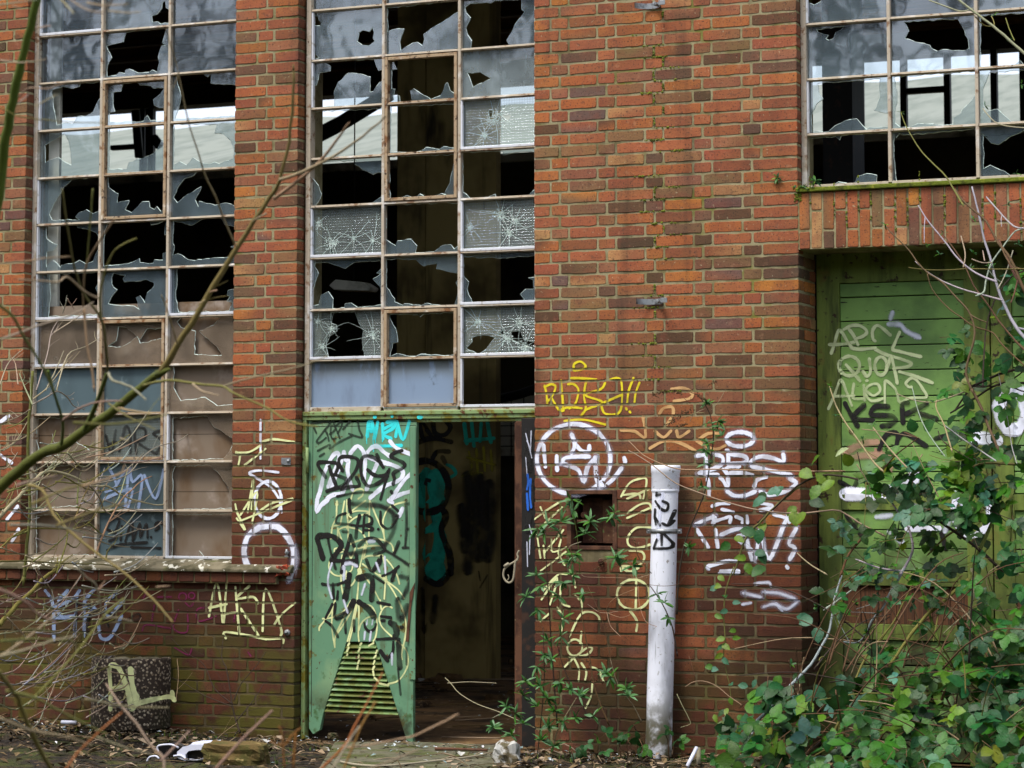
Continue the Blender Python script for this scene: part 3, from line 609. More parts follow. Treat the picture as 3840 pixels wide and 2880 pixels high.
def strokes(label, parent, col, items, Y=0.0, brickwork=False, yf=None, name='graffiti'):
    """items: (view, polylines, width in that view). brickwork: paint on the brick faces, thinner paint in the joints"""
    g = MB(); _lay[0] += 1; off = -.0024-.00025*(_lay[0] % 14)
    for reg, data, w in items:
        k = REG[reg][2]; n_ = 0
        for pl in spl(reg, data):
            pts = [PY(x, y, Y) for x, y in pl]; P = [Vector((p.x, p.z)) for p in pts]
            q = PY(pl[0][0], pl[0][1]+10, Y); hw = abs(q.z-pts[0].z)/10*w/k*.55
            if len(P) == 1: P.append(P[0]+Vector((hw*.25, 0)))
            P = catmull([Vector((p.x, 0, p.y)) for p in P], 5); P = [Vector((p.x, p.z)) for p in P]
            Q = [P[0]]
            for p in P[1:]:
                if (p-Q[-1]).length > hw*.25: Q.append(p)
            if len(Q) < 2: Q.append(Q[0]+Vector((hw*.2, 0)))
            d0 = (Q[0]-Q[1]).normalized(); d1 = (Q[-1]-Q[-2]).normalized(); C = []
            ph = RN.random()*9
            for f, s in ((.98, .2), (.8, .6), (.45, .89)): C.append((Q[0]+d0*hw*f, s))
            C += [(p, 1+.12*math.sin(i*.45+ph)+.06*math.sin(i*1.3+ph*2)) for i, p in enumerate(Q)]
            for f, s in ((.45, .89), (.8, .6), (.98, .2)): C.append((Q[-1]+d1*hw*f, s))
            L = []; R = []
            for i, (p, s) in enumerate(C):
                t = C[min(i+1, len(C)-1)][0]-C[max(i-1, 0)][0]; t = t.normalized() if t.length > 1e-9 else Vector((1, 0))
                nrm = Vector((-t.y, t.x)); L.append(p+nrm*hw*s); R.append(p-nrm*hw*s)
            for i in range(len(C)-1):
                e0 = .985 if C[i][1] < .3 else 1.0; m0, m1 = C[i][0], C[i+1][0]
                c0, c1 = (.9 if C[i][1] < .3 else 0), (.9 if C[i+1][1] < .3 else 0)
                for quad in ([(L[i].x, L[i].y, 1), (m0.x, m0.y, c0), (m1.x, m1.y, c1), (L[i+1].x, L[i+1].y, 1)], [(m0.x, m0.y, c0), (R[i].x, R[i].y, 1), (R[i+1].x, R[i+1].y, 1), (m1.x, m1.y, c1)]):
                    n_ += 1; dy = -.000006*(n_ % 40)
                    if brickwork:
                        zs_ = [a[1] for a in quad]; xs_ = [a[0] for a in quad]
                        for kk in range(int((Z0-max(zs_))/CW)-1, int((Z0-min(zs_))/CW)+2):
                            for r in BR.get(kk, ()):
                                if r[0] > max(xs_) or r[1] < min(xs_): continue
                                c = clip(quad, (r[0]+.002, r[1]-.002, r[2]+.002, r[3]-.002))
                                if c: g.add([(a[0], off+dy, a[1]) for a in c], [tuple(range(len(c)))], 0, edge=[max(.001, a[2]) for a in c])
                        g.add([(a[0], .0033+off*.2+dy, a[1]) for a in quad], [(0, 1, 2, 3)], 1, edge=[max(.001, a[2]) for a in quad])
                    else:
                        g.add([(a[0], (yf(a[0], a[1]) if yf else Y)+off*.5+dy, a[1]) for a in quad], [(0, 1, 2, 3)], 0, edge=[max(.001, a[2]) for a in quad])
    mats = [PAINT[col]]
    if brickwork:
        if col+' thin' not in PAINT:
            rgb = PAINT[col].node_tree.nodes['Principled BSDF'].inputs['Base Color'].default_value
            PAINT[col+' thin'] = paint(col+' thin paint', [255*(1.055*v**(1/2.4)-.055 if v > .0031 else 12.92*v) for v in rgb[:3]], .5, .42)
        mats.append(PAINT[col+' thin'])
    return g.build(name, mats, parent, label)
WALL = dict(Y=-.002, brickwork=True)
strokes('yellow tag with a halo ring on the broad pier', factory, 'yellow', [('C2', '335,1510 340,1470 390,1450 430,1480 420,1510 340,1525 335,1505', 22),
 ('C3', '95,105 110,180 115,250;95,112 150,90 185,115 150,200 120,230;150,200 210,300 250,310;230,60 240,180 250,300;290,90 335,90 375,140 350,250 300,290;310,40 380,40 520,50;440,60 420,180 435,290 395,350;595,80 560,130 430,180 575,240 440,300 400,350;640,50 700,40 732,80 735,240 715,320 660,340 590,330 565,270;590,240 730,180;830,40 790,150 780,240;880,80 850,160 840,240;770,290 775,300;800,318 805,325;260,395 420,385 600,425;230,300 300,280 400,290', 21)], **WALL)
HALO = [('C3', 'o335,710,305,290;320,510 345,590 320,660;235,740 270,700 390,690 460,690;250,752 370,800 420,900 450,780 520,700;512,700 530,890 580,930;730,790 650,890 560,950', 74), ('W2', 'o1105,390,205,108;470,640 560,620 590,620 600,900;740,620 840,660 840,760 700,840 480,900;960,620 1150,640 1215,700 1150,748;1760,620 1760,730 1620,680 1450,650 1330,680;1290,800 1450,840 1650,880 1870,930;1860,990 1950,1040 1900,1110 1780,1180 1550,1230 1420,1180;920,1180 1020,1240 1180,1240 1330,1180', 130), ('C3', '1350,1250 1500,1190;1560,1340 1700,1290 1880,1320;1770,1380 1830,1560 1880,1300;1900,1380 1960,1540 2070,1280 2110,1190;2180,1290 2120,1410 2170,1450 2130,1540', 76), ('C4', '1750,210 1880,240;1920,200 2040,210 2160,250;1920,320 2000,300 2100,340 2180,290', 76), ('V', '560,1140 600,1138 630,1175 634,1215 625,1250;560,1140 535,1160 528,1200 545,1245', 26)]
strokes('faint white overspray round the wall tags', factory, 'halo', HALO, name='overspray', **WALL)
strokes('white encircled tag on the broad pier', factory, 'white', [('C3', 'o335,710,305,290;85,600 100,770;195,690 198,800;320,510 345,590 320,660;345,585 400,640 455,650 465,605;235,740 270,700 390,690 460,690;250,752 370,800 420,900 450,780 520,700;512,700 530,890 580,930;730,790 650,890 560,950;755,705 762,735', 38)], **WALL)
strokes('tan ghost scrawl above the white pipe', factory, 'tan', [('C3', '1170,230 1290,210 1320,170 1250,122 1150,130;1040,350 1080,290 1150,280 1160,340 1110,420;730,470 840,480 930,530 910,360;1010,480 1080,530 1140,480;1190,480 1210,530 1290,480;970,620 1080,565 1200,570 1340,640;1360,560 1450,500 1560,500;1370,570 1500,630 1590,600', 30)], **WALL)
strokes('big white tag right of the pipe', factory, 'white', [('W2', 'o1105,390,205,108;470,640 560,620 590,620 600,900;740,620 840,660 840,760 700,840 480,900 600,920 770,930;930,620 930,760;960,620 1150,640 1215,700 1150,748 930,765;890,840 960,800 1090,800;860,850 920,930 920,1110 850,1010 800,960;960,900 1160,900 1290,930;1760,620 1760,730 1620,680 1450,650 1330,680 1265,740;1290,800 1450,840 1650,880 1870,930;620,990 640,1120 640,1230;1320,1110 1360,1010 1500,960;1860,990 1950,1040 1900,1110 1780,1180 1550,1230 1420,1180;920,1180 1020,1240 1180,1240 1330,1180;910,560 930,565', 66),
 ('W2', '690,1400 800,1365 940,1360;840,1450 1000,1490;1350,1350 1560,1380 1580,1420 1400,1460 1560,1480 1640,1530 1800,1580 1850,1640;700,1550 720,1620 850,1590 960,1560 955,1640;1050,1560 1140,1600 1140,1650;1210,1550 1220,1650', 58),
 ('C3', '1350,1250 1500,1190 1490,1250;1360,1300 1450,1440;1510,1300 1530,1440;1560,1340 1700,1290 1880,1320 1700,1350;1770,1380 1830,1560 1880,1300;1900,1380 1960,1540 2070,1280 2110,1190;2180,1290 2120,1410 2170,1450 2130,1540;1450,1600 1600,1560 1690,1560;1560,1640 1700,1640;2105,1605 2112,1615;1700,1380 1830,1480', 36)], **WALL)
strokes('faint white scribbles low on the broad pier', factory, 'softwhite', [('C4', '1840,130 1950,120 1970,150;1750,210 1880,240;1920,200 2040,210 2160,250;1920,320 2000,300 2100,340 2180,290;2020,300 2060,350;1740,300 1800,290;1440,0 1455,10;1550,40 1700,40', 36)], **WALL)
strokes('pale yellow loops left of the pipe', factory, 'pale', [('C3', '730,1020 790,920 860,880 940,880 910,1050;740,1010 870,1000 890,1050;780,1040 960,960;780,1160 880,1090 960,1080 985,1130;780,1200 960,1120;985,1280 860,1280 790,1350 790,1420 860,1450 970,1420;800,1470 900,1480 920,1540 860,1600 740,1600 730,1640', 19),
 ('C4', 'o830,220,135,125;855,90 850,335;740,0 800,30 870,0;800,350 860,440 855,520', 22)], **WALL)
strokes('pale yellow drawing behind the weeds beside the door', factory, 'pale', [('C3', '10,1210 120,1130 230,1060;60,1110 100,1200;80,1260 240,1110;30,1330 60,1530;90,1490 250,1300;150,1380 160,1480 280,1440;230,1380 210,1490 260,1590;270,1480 60,1640;85,1430 95,1530', 16),
 ('C4', '90,180 200,60 280,50;70,260 200,80 140,300;230,130 230,280 300,320;330,60 350,160;300,570 390,390 480,365 540,400 550,440;350,230 400,280 400,360;400,530 390,630;o345,660,62,68;370,720 450,660 490,670 440,720 300,740;340,740 260,820;340,750 380,840 375,940;400,790 440,860 430,930;480,820 540,850 585,940;490,960 480,1060 435,1160;130,380 60,440;200,330 240,400 235,520', 18)], **WALL)
strokes('white figure of two stacked rings on the first pier', factory, 'white', [('S', '203,1065 203,1310', 18), ('S', '318,1402 200,1390 130,1405 180,1440 270,1500 325,1580 340,1659', 18), ('V', 'o579,1080,29,40', 8), ('V', '560,1140 600,1138 630,1175 634,1215 625,1250;560,1140 535,1160 528,1200 545,1245', 14)], **WALL)
strokes('pale yellow marks on the first pier', factory, 'pale', [('S', '45,1270 70,1292 60,1355;45,1275 130,1270 200,1230;100,1355 235,1250;215,1203 290,1187 420,1205;155,1455 120,1659;155,1455 145,1640;40,1610 50,1659;410,1572 280,1600 190,1659', 15), ('V', '510,1102 530,1145 512,1120;520,1112 556,1062 545,1130;520,1125 632,1080', 5)], **WALL)
strokes('pale yellow dripping tag under the left window', factory, 'pale', [('A4', '1735,400 1800,120 1850,450;1735,330 1880,300;1880,135 1858,450;1860,380 1960,370;1955,160 1985,530;2070,150 1965,250 2100,240 2140,290;2000,340 2145,560;2180,520 2205,170 2330,490 2330,560', 22), ('B4', '65,470 120,390 235,290;5,590 130,585 140,620', 20), ('A4', '1875,580 1880,530 2212,590', 22)], **WALL)
strokes('blue grey tag low under the left window', factory, 'bluegrey', [('A4', '380,190 440,300 450,590;490,265 560,190;450,330 600,260 660,190;430,420 620,400;640,230 620,560;780,180 700,290 790,340;700,420 780,330;960,210 880,300 900,400 1020,280;1010,400 920,570 840,580 820,480;540,430 450,330;700,300 700,560', 36)], **WALL)
strokes('black letters over the blue grey tag', factory, 'softblack', [('A4', '640,290 620,570;640,290 760,330 720,440;720,570 745,400 840,360 940,390;1070,420 1150,380 1160,420 1080,440;880,410 900,480', 30)], **WALL)
strokes('faded purple scrawl under the left window', factory, 'purple', [('A4', '1215,200 1190,250;1310,240 1420,240;o1515,240,32,34;o1590,230,26,26;1280,310 1260,440;1180,520 1220,470 1420,500 1420,460;1480,350 1440,500 1550,530 1555,360;1760,330 1640,340 1650,440 1790,400;1960,320 1940,440;1450,660 1560,720 1590,670;2060,700 2080,730;1540,290 1580,320 1610,280', 17)], **WALL)
YP = YG-.004
strokes('white paint dashes on the brick at the left edge', factory, 'white', [('A3', '-20,420 70,355;-10,670 95,740;60,1210 145,1105;100,1395 155,1295', 34)], **WALL)
strokes('white angular scrawl on a grey pane', winL, 'bluegrey', [('A3', '905,780 965,930 880,980;965,930 1060,800 1040,1110;870,1040 1090,960 1060,1115;1080,790 1100,900 1180,850 1150,1110;1200,850 1290,1040 1360,800', 32)], Y=YP)
strokes('black lettering on the lowest middle pane', winL, 'black', [('A3', '960,1300 990,1230 970,1200 910,1240 885,1290 960,1325 965,1365 905,1390;1005,1330 1000,1380;1012,1268 1016,1272;1040,1390 1095,1225 1100,1390;1060,1335 1110,1315;1112,1370 1162,1245 1165,1360 1215,1245 1225,1360;1290,1300 1320,1275 1285,1262 1310,1235 1370,1255;1253,1358 1257,1362;890,1465 1000,1420 1220,1402;1090,1442 1330,1450', 22)], Y=YP)
strokes('blurred black letters on the patterned pane', winL, 'softblack', [('A3', '880,520 910,640;960,480 930,650;900,590 960,570;990,640 1040,445 1080,500 1080,650;1020,580 1080,560;1130,660 1120,470 1200,460 1200,540 1140,570 1280,660;1350,470 1270,500 1345,560 1300,660', 34)], Y=YP)
# ------------------------------------------------------------------ door below the middle window
DY = .10
def px(reg, data): return [[(lambda p: (p.x, p.z))(PY(x, y, DY)) for x, y in pl] for pl in spl(reg, data)]
hz1 = 2.205; hz0 = PY(1500, 1572, .09).z
h = MB(); h.box(XC+.004, XD-.004, .085, .16, hz0, hz1); h.box(XC+.01, XD-.01, .075, .085, hz1-.03, hz1-.002); h.box(-7.74, XD-.06, .10, .15, hz0-.022, hz0-.0005)
xl0 = XC+.005; xr1 = PY(1970, 2200, DY).x; xr0 = PY(1942, 2200, DY).x
h.box(xl0, -7.772, .085, .15, -.02, hz0-.0005)
frame = h.build('door_frame', 'header', factory, 'pale green rusty steel door frame', bevel=.004)
h = MB(); h.box(xr0, xr1, .06, .15, -.03, hz0-.023); h.box(xr0-.02, xr0-.0005, .09, .13, -.02, hz0-.03); h.build('door_post', 'rust', frame, 'rusty brown right door post', bevel=.004)
h = MB(); h.box(xr1+.002, XD-.004, .03, .09, .02, hz0-.005); sp = h.build('side_panel', 'darksteel', frame, 'narrow painted panel right of the rusty post', bevel=.003)
strokes(None, sp, 'black', [('B3', '2150,480 2190,640;2170,650 2180,800;2190,480 2160,700;2180,1180 2160,1300;2200,900 2190,1100', 50)], Y=.028)
strokes(None, sp, 'blue', [('B3', '2165,840 2172,900 2160,960;2190,880 2185,1010 2195,1110;2160,1000 2168,1130', 22)], Y=.0265)
strokes(None, sp, 'softwhite', [('B3', '2150,500 2200,700;2180,1260 2200,1330;2160,560 2190,620;2195,480 2190,640;2150,700 2160,830;2185,1350 2180,1500;2160,1400 2165,1600', 13)], Y=.025)
leaf_out = px('B3', '348,388 1245,388')[0]+px('B4', '1240,0 1238,120 1205,560 1215,900 1215,1450 1160,1430 1095,1225 900,612 665,612 470,1205 440,1345 385,1380 350,1330')[0]
d = MB(); d.prism([(x, z) for x, z in leaf_out], DY, DY+.036)
L = px('B3', '385,400')[0][0][0]; Rr = px('B3', '1190,400')[0][0][0]; zt = px('B3', '700,438')[0][0][1]
rx = px('B3', '1243,500')[0][0][0]
d.box(Rr+.002, rx-.001, DY-.009, DY-.0005, .42, zt-.004)
leaf = d.build('door', 'door', factory, 'pale green steel door leaf covered in tags, louvred below', bevel=.003)
q = MB(); q.box(L-.002, L+.002, DY-.0008, DY+.001, .15, zt); q.box(L, rx-.003, DY-.0008, DY+.001, zt-.002, zt+.002); q.box(Rr-.002, Rr+.0015, DY-.0008, DY+.001, .9, zt)
q.build('seam', 'black', leaf)
lv = MB(); n = 13
(TL, TR), (BL, BR_) = px('B4', '668,625 898,625')[0], px('B4', '478,1195 1095,1225')[0]
for i in range(n):
    t0, t1 = i/n, (i+1)/n
    for a0, b0, a1, b1 in ((TL, TR, BL, BR_),):
        zl = lambda t: a0[1]+(a1[1]-a0[1])*t; zr = lambda t: b0[1]+(b1[1]-b0[1])*t
        xl_ = lambda t: a0[0]+(a1[0]-a0[0])*t; xr_ = lambda t: b0[0]+(b1[0]-b0[0])*t
        ta = t0+.04/n; tb_ = t0+.86/n
        yt, yb = DY+.030, DY-.006
        lv.hexa([(xl_(tb_), yb, zl(tb_)), (xr_(tb_), yb, zr(tb_)), (xr_(ta), yt, zr(ta)), (xl_(ta), yt, zl(ta)),
                 (xl_(tb_), yb+.004, zl(tb_)-.004), (xr_(tb_), yb+.004, zr(tb_)-.004), (xr_(ta), yt+.006, zr(ta)), (xl_(ta), yt+.006, zl(ta))])
lv.build('louvre', 'louvre', leaf, 'mossy louvre of thirteen slats')
lb_ = MB(); lb_.prism([TL, (TL[0]+.01, TL[1]), (TR[0]-.01, TR[1]), TR, BR_, BL], DY+.04, DY+.044); lb_.build('louvre_back', 'black', leaf)
hg = MB()
for yy0, yy1 in ((615, 830),):
    a = PY(1000+333/2.212, 1400+yy0/2.212, .07); b = PY(1000+333/2.212, 1400+yy1/2.212, .07); hg.tube([(a.x, .075, a.z), (b.x, .075, b.z)], .011, .011, 8)
hg.build('hinge', 'header', leaf)
bent = MB(); bent.prism(px('B4', '1238,120 1205,330 1185,610 1160,612 1190,300 1195,200')[0], DY-.016, DY-.011); bent.build('torn_edge', 'rust', leaf, 'rusty torn edge strip of the door')
DP = dict(Y=DY-.0005)
strokes('white angular outline tag', leaf, 'white', [('F1', '400,1640 450,1500 520,1200 640,950 730,880 760,960 700,1150 620,1330 580,1430;840,870 870,1000 920,1000 900,1150 930,1300 980,1480;840,870 790,1060 690,1300 640,1440;950,880 1060,765 1150,830 1190,950 1190,1150 1170,1330;1240,860 1300,790 1400,770 1500,860 1600,930;1250,950 1480,1030 1680,1090 1800,1160 1820,1240 1740,1340 1500,1440 1280,1620;1610,690 1720,800 2000,920;1390,1060 1330,1200 1260,1380 1220,1480;2000,1190 1860,1310 1720,1500 1640,1640;2000,1500 1800,1560 1620,1640;560,1640 650,1580 800,1550;820,1540 860,1440 900,1330', 80),
 ('F2', '400,-10 385,200 460,90 570,0;1590,10 1640,40;1810,150 1760,260', 82)], **DP)
strokes('dark green scrawl at the top of the door', leaf, 'darkgreen', [('F1', '300,390 400,380 560,350 620,380 520,500 430,620 390,690 440,705 540,630;530,500 570,580 590,670;610,560 660,530 700,460 640,420 620,520 640,630 700,640;660,350 720,500 770,630;720,420 800,350 800,440 740,540;410,840 610,740 600,810 760,700 980,590;350,470 380,540;1070,340 1100,500 1140,620 930,560;950,340 830,480;440,930 510,890', 46), ('F1', '600,330 600,345', 90)], **DP)
strokes('soft black bands behind the lettering', leaf, 'softblack', [('F2', '1000,60 1200,80 1450,100 1640,200 1680,330 1650,540 1520,740 1400,800 1200,850 900,900;1800,1270 1900,1290 1980,1290 1900,1450 1830,1600', 125), ('F2', '1870,20 1880,400 1860,740;1830,790 2000,790;1910,60 2000,60;1910,480 2000,490;1540,840 1680,920 1850,1030 1980,1130;580,660 620,850 700,1130', 72), ('F3', '1740,20 1740,200 1790,330 1880,120', 150), ('F3', '1740,1160 1780,1560;1880,800 1880,1060', 60)], **DP)
strokes('dense black tags across the middle of the door', leaf, 'black', [('F2', '490,960 440,780 400,620 500,590 640,600 740,660 800,760 720,880 640,1000', 100), ('F2', '870,220 740,270 720,380 900,400 1100,430 1300,400;1180,250 1160,550;1200,240 1300,300 1300,380 1200,420 1320,470 1300,500 1200,500;820,520 900,530;1450,200 1460,400 1600,470 1740,280 1700,260;1640,90 1740,180;1410,483 1412,487;1460,930 1440,1060 1330,1190;1750,1100 1640,1190 1480,1260', 46),
 ('F2', '950,590 900,780 830,980 800,1200;950,590 1010,760;1090,760 1200,650 1350,640 1450,720 1520,830 1350,900;1750,700 1680,880;1220,1000 1300,1180 1420,1000;1700,1150 1640,1330;640,1000 850,1010 1050,1000;1050,920 1060,1100;930,0 930,100 950,200;1100,260 1060,430 1040,620', 66),
 ('F2', '480,1390 600,1410 760,1390 900,1340;660,1390 670,1640;1340,1260 1500,1370;740,1520 730,1640', 50), ('F2', '930,1250 900,1450 860,1640;1080,1300 1300,1280 1300,1640', 112),
 ('F3', '650,70 540,290;700,60 690,290 820,290;540,350 640,430 740,610;860,330 870,540;1010,340 1010,510;1180,380 1200,460 1270,520 1350,470 1370,400;1400,40 1600,80;1460,270 1620,290;1470,340 1510,340;1390,650 1600,640 1760,650;1660,700 1650,860 1560,980', 50), ('F3', '1000,30 900,200 740,290;1100,40 1250,150 1340,280;1620,380 1690,430 1720,560 1690,600;1750,720 1760,1000 1770,1120', 112), ('F3', '1450,850 1560,1000;1798,450 1802,452', 72)], **DP)
strokes('white patches between the black tags', leaf, 'softwhite', [('F2', '640,1060 590,1220 580,1400 640,1620;1380,1050 1430,1180;1190,1400 1140,1560;1520,950 1530,1200', 58), ('F2', '870,1060 950,1050 1040,1090;840,1120 840,1300;1270,690 1330,690', 90), ('F3', '1230,340 1220,400;1320,340 1310,400', 44), ('F3', '1190,540 1180,640;1290,540 1270,660;840,10 900,200;1640,900 1640,1060', 60)], **DP)
strokes('bold black letters with question mark', leaf, 'black', [('F1', '540,1280 440,1140 410,1060 460,1030 600,1035 720,1050 745,1110 700,1230;600,1110 650,1260 720,1440;690,1240 780,1270 870,1310 885,1350 800,1430 690,1470 560,1510;820,1170 760,1050 770,970 840,940 1000,950 1070,990 1080,1060 1030,1180 910,1350 810,1470;800,1480 950,1440 1100,1420 1050,1290;1490,1110 1430,1010 1390,910;1450,1040 1350,960 1250,930 1170,940 1130,1010 1120,1130 1140,1260 1190,1380 1260,1430 1370,1400 1480,1330 1560,1270;1240,1160 1320,1230 1420,1260 1530,1240 1570,1200 1590,1160;1800,840 1690,870 1620,930 1680,970 1810,1030 1850,1080 1800,1140 1690,1190 1660,1230 1680,1300 1660,1390;1630,1520 1640,1540', 66), ('F1', '1580,1180 1520,1400 1450,1640', 54), ('F1', '730,1600 950,1550 1150,1530 1310,1530', 42)], **DP)
strokes('turquoise dripping tag at the top of the door', leaf, 'cyan', [('F1', '1230,600 1250,375 1300,345 1320,450 1350,560 1340,620;1250,480 1380,480;1400,375 1380,480 1350,630;1480,400 1490,640;1520,470 1700,380 1640,480 1500,570 1620,640;1560,365 1720,370 1700,600;1720,365 1820,660 1925,355;1310,770 1790,755;1260,400 1290,520', 62), ('F1', '1215,600 1220,720;1320,640 1330,740;1480,640 1480,690;1330,790 1330,850;1360,600 1365,710', 18)], **DP)
strokes(None, frame, 'cyan', [('F1', '1350,285 1352,290;1640,255 1640,270;2080,285 2120,287', 60)], Y=.0835)
strokes('pale yellow looping dripping tag over the whole door', leaf, 'pale', [('F2', '725,20 720,150 710,300 650,440 625,640;850,20 790,360 770,410 660,430;890,0 890,200 910,420 910,680;930,220 1060,180 1230,190 1230,220 1050,280 930,370 900,420 890,470;960,290 930,220 1200,10;1270,10 1260,300 1255,620;1270,10 1380,280 1480,500 1520,680;1520,690 1490,420 1500,300 1570,150 1700,70 1860,30;740,540 760,490 850,450 960,460 1090,500 1170,580 1230,730;740,470 780,600 820,720 820,780;740,500 735,650;920,740 1100,670 1300,640 1480,660 1610,720 1650,780 1660,840;680,850 690,810 760,800 850,830 930,920 980,1040 970,1160 880,1230 780,1260 680,1240 610,1170 590,1080 620,980 700,890 820,860;1030,800 1000,890 920,1040;810,920 800,1020 790,1200 800,1420 840,1640;1080,800 1300,760 1500,770 1530,800 1520,850;1190,740 1130,1000 1090,1180;1210,750 1190,880 1160,980 1230,930 1480,920;880,1180 880,1320 910,1420 980,1400 1060,1260 1090,1180;1090,1180 1080,1400 1060,1640;1150,1060 1230,1120 1430,1260 1540,1340 1740,1490 1840,1630;1150,1230 1300,1420 1420,1640;1530,1330 1640,1480 1730,1640;1530,1320 1510,1640;1490,950 1530,1150 1540,1300;1550,990 1640,1100 1720,1250 1760,1390', 29), ('F2', '725,40 722,80;1430,1250 1540,1320', 50), ('F2', '1098,1165 1108,1200', 80),
 ('F1', '960,1640 1000,1520 1080,1480 1160,1490 1150,1580 1080,1640', 30),
 ('F3', '690,10 640,180 530,330 440,440 430,500;490,310 640,290 840,190 950,20;650,180 640,450 690,780;950,60 820,330 700,600 690,770;700,600 900,300 1040,20;1040,80 960,450 900,680;1060,60 1000,400 930,680;1080,20 1090,200 1080,560 1090,680;1200,80 1300,110 1370,240 1390,420 1370,600 1330,680;1350,260 1220,300 1120,400 1090,500;1640,130 1580,100 1500,130 1440,240 1430,350 1500,480 1700,660 1850,800 1900,920 1895,1090 1820,1250 1720,1350 1580,1390;1750,20 1830,200 1870,400 1860,600 1800,880 1810,980;1440,0 1460,150', 30)], **DP)
strokes(None, leaf, 'pale', [('F3', '930,720 910,750;920,790 890,850;900,900 890,920;1130,720 1110,745;1105,800 1085,850;1090,920 1080,950;1095,1000 1075,1050;1070,1090 1060,1140;1330,715 1260,755;1390,840 1370,880;1370,920 1340,960;1350,1010 1330,1060;1345,1100 1320,1150;1325,1180 1335,1250;1350,1290 1410,1350;1430,1385 1580,1415', 34)], Y=DY-.006)
# ------------------------------------------------------------------ timber gate on the right
GY = .39
g1 = XG-.002
def gz(reg, y, x=3400): ox, oy, k = REG[reg]; return PY(x, oy+y/k, GY).z
def gx(reg, x, y=1700): ox, oy, k = REG[reg]; return PY(ox+x/k, y, GY).x
xs0, xs1, xs2, xs3, xs4 = gx('E3', 512), gx('E3', 700), gx('E3', 1735), gx('E3', 1945), gx('E3', 2130)
gt = gz('E2', 800, 3200); bz = [gz('E2', v) for v in (905, 1105, 1312, 1520)]+[gz('E3', v) for v in (188, 400, 607, 818, 1000)]
fr = MB(); fr.box(xs0, xs1, GY-.02, GY+.04, -.02, ZLB+.06); fr.box(xs2, xs3, GY-.02, GY+.04, -.02, gt); fr.box(xs3+.008, xs4, GY-.016, GY+.04, -.02, gt); fr.box(XE+.004, xs0-.002, GY-.01, GY+.05, -.02, ZLB+.06, 1)
fr.box(xs1+.0005, g1-.19, GY-.018, GY+.04, gt, ZLB+.06)
fr.box(g1-.188, g1, GY-.02, GY+.04, -.02, ZLB+.06)
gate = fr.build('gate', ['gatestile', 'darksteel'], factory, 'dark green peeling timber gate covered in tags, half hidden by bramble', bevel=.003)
mr1, mr0 = gz('E3', 1000), gz('E3', 1135); lr = [gz('E4', v) for v in (55, 150, 470, 600)]
for nm, x0, x1 in (('plank_panel', xs1, xs2), ('plank_panel', xs4, g1-.19)):
    p = MB(); p_ = MB(); zz = [gt]+bz
    for a, b in zip(zz, zz[1:]): p.box(x0+.001, x1-.001, GY-.002+RN.uniform(-.002, .002), GY+.03, b+.004, a-.003)
    z_ = mr0
    for v in (1300, 1455, 1640):
        zb = gz('E3', v); p.box(x0+.001, x1-.001, GY-.001, GY+.03, zb+.004, z_-.003); z_ = zb
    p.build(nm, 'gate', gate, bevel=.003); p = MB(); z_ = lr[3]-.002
    while z_ > .2: p.box(x0+.001, x1-.001, GY-.001, GY+.03, z_-.15, z_-.004); z_ -= .155
    p.box(x0+.001, x1-.001, GY-.001, GY+.03, 0, z_-.003)
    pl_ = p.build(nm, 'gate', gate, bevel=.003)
    r = MB()
    for a, b in ((mr1-.003, mr0), (gz('E3', 1640)-.003, lr[1]), (lr[2], lr[3])): r.box(x0+.001, x1-.001, GY-.018, GY+.03, min(a, b), max(a, b))
    r.build('rail', 'gatestile', gate, bevel=.003)
    r = MB(); w = (x1-x0)/7
    for i in range(7): r.box(x0+i*w+.0015, x0+(i+1)*w-.0015, GY+.004, GY+.03, lr[2]+.002, lr[1]-.003)
    r.build('bare_panel', 'barewood', gate, 'bare brown board panel of the gate', bevel=.002)
bk = MB(); bk.box(XE+.002, g1, GY+.041, GY+.06, -.02, ZLB+.04); bk.build('gate_back', 'darksteel', gate)
def gateface(x, z):
    if x < xs1+.004 or xs2-.004 < x < xs4+.004 or z > gt or mr1 > z > mr0: return GY-.0215
    return GY-.0055
GPN = dict(Y=GY-.006, yf=gateface)
strokes('pale letters at the top of the gate', gate, 'palegate', [('G1', '260,640 300,520 350,350 390,345 470,480 530,560;240,525 400,520 560,490;430,310 540,260 660,270 740,340 700,400 600,440;500,320 560,400 615,520;850,470 825,440 820,330 880,260 960,300 1060,390;530,570 640,590 850,570;1190,360 1130,500 1100,590 1200,620 1350,660 1480,690;860,590 1000,660 1200,720 1350,780 1300,830 1120,850;o500,820,140,135;460,810 560,920 640,1020;690,900 740,960 790,900 775,730;o935,820,85,125;1080,690 1120,850 1160,1050;1200,900 1400,960 1640,1050;1070,700 1010,880', 56),
 ('G1', '220,1410 300,1230 370,1030 400,1030 460,1180 530,1360;310,1240 560,1230;560,1070 550,1260 690,1270;700,1090 710,1290;738,1023 742,1027;740,1170 830,1230 920,1170 900,1080 820,1070 740,1120 720,1200 780,1290 860,1300 960,1270;990,1370 990,1060 1020,1030 1120,1120 1160,1200 1200,1320 1340,1260 1560,1250 1510,1130 1430,1020 1350,990 1280,1060 1320,1110 1360,1110', 46)], **GPN)
strokes('soft white spray on the gate', gate, 'softwhite', [('G1', '1090,100 1070,160;1060,240 1200,250 1290,340 1450,420', 100)], **GPN)
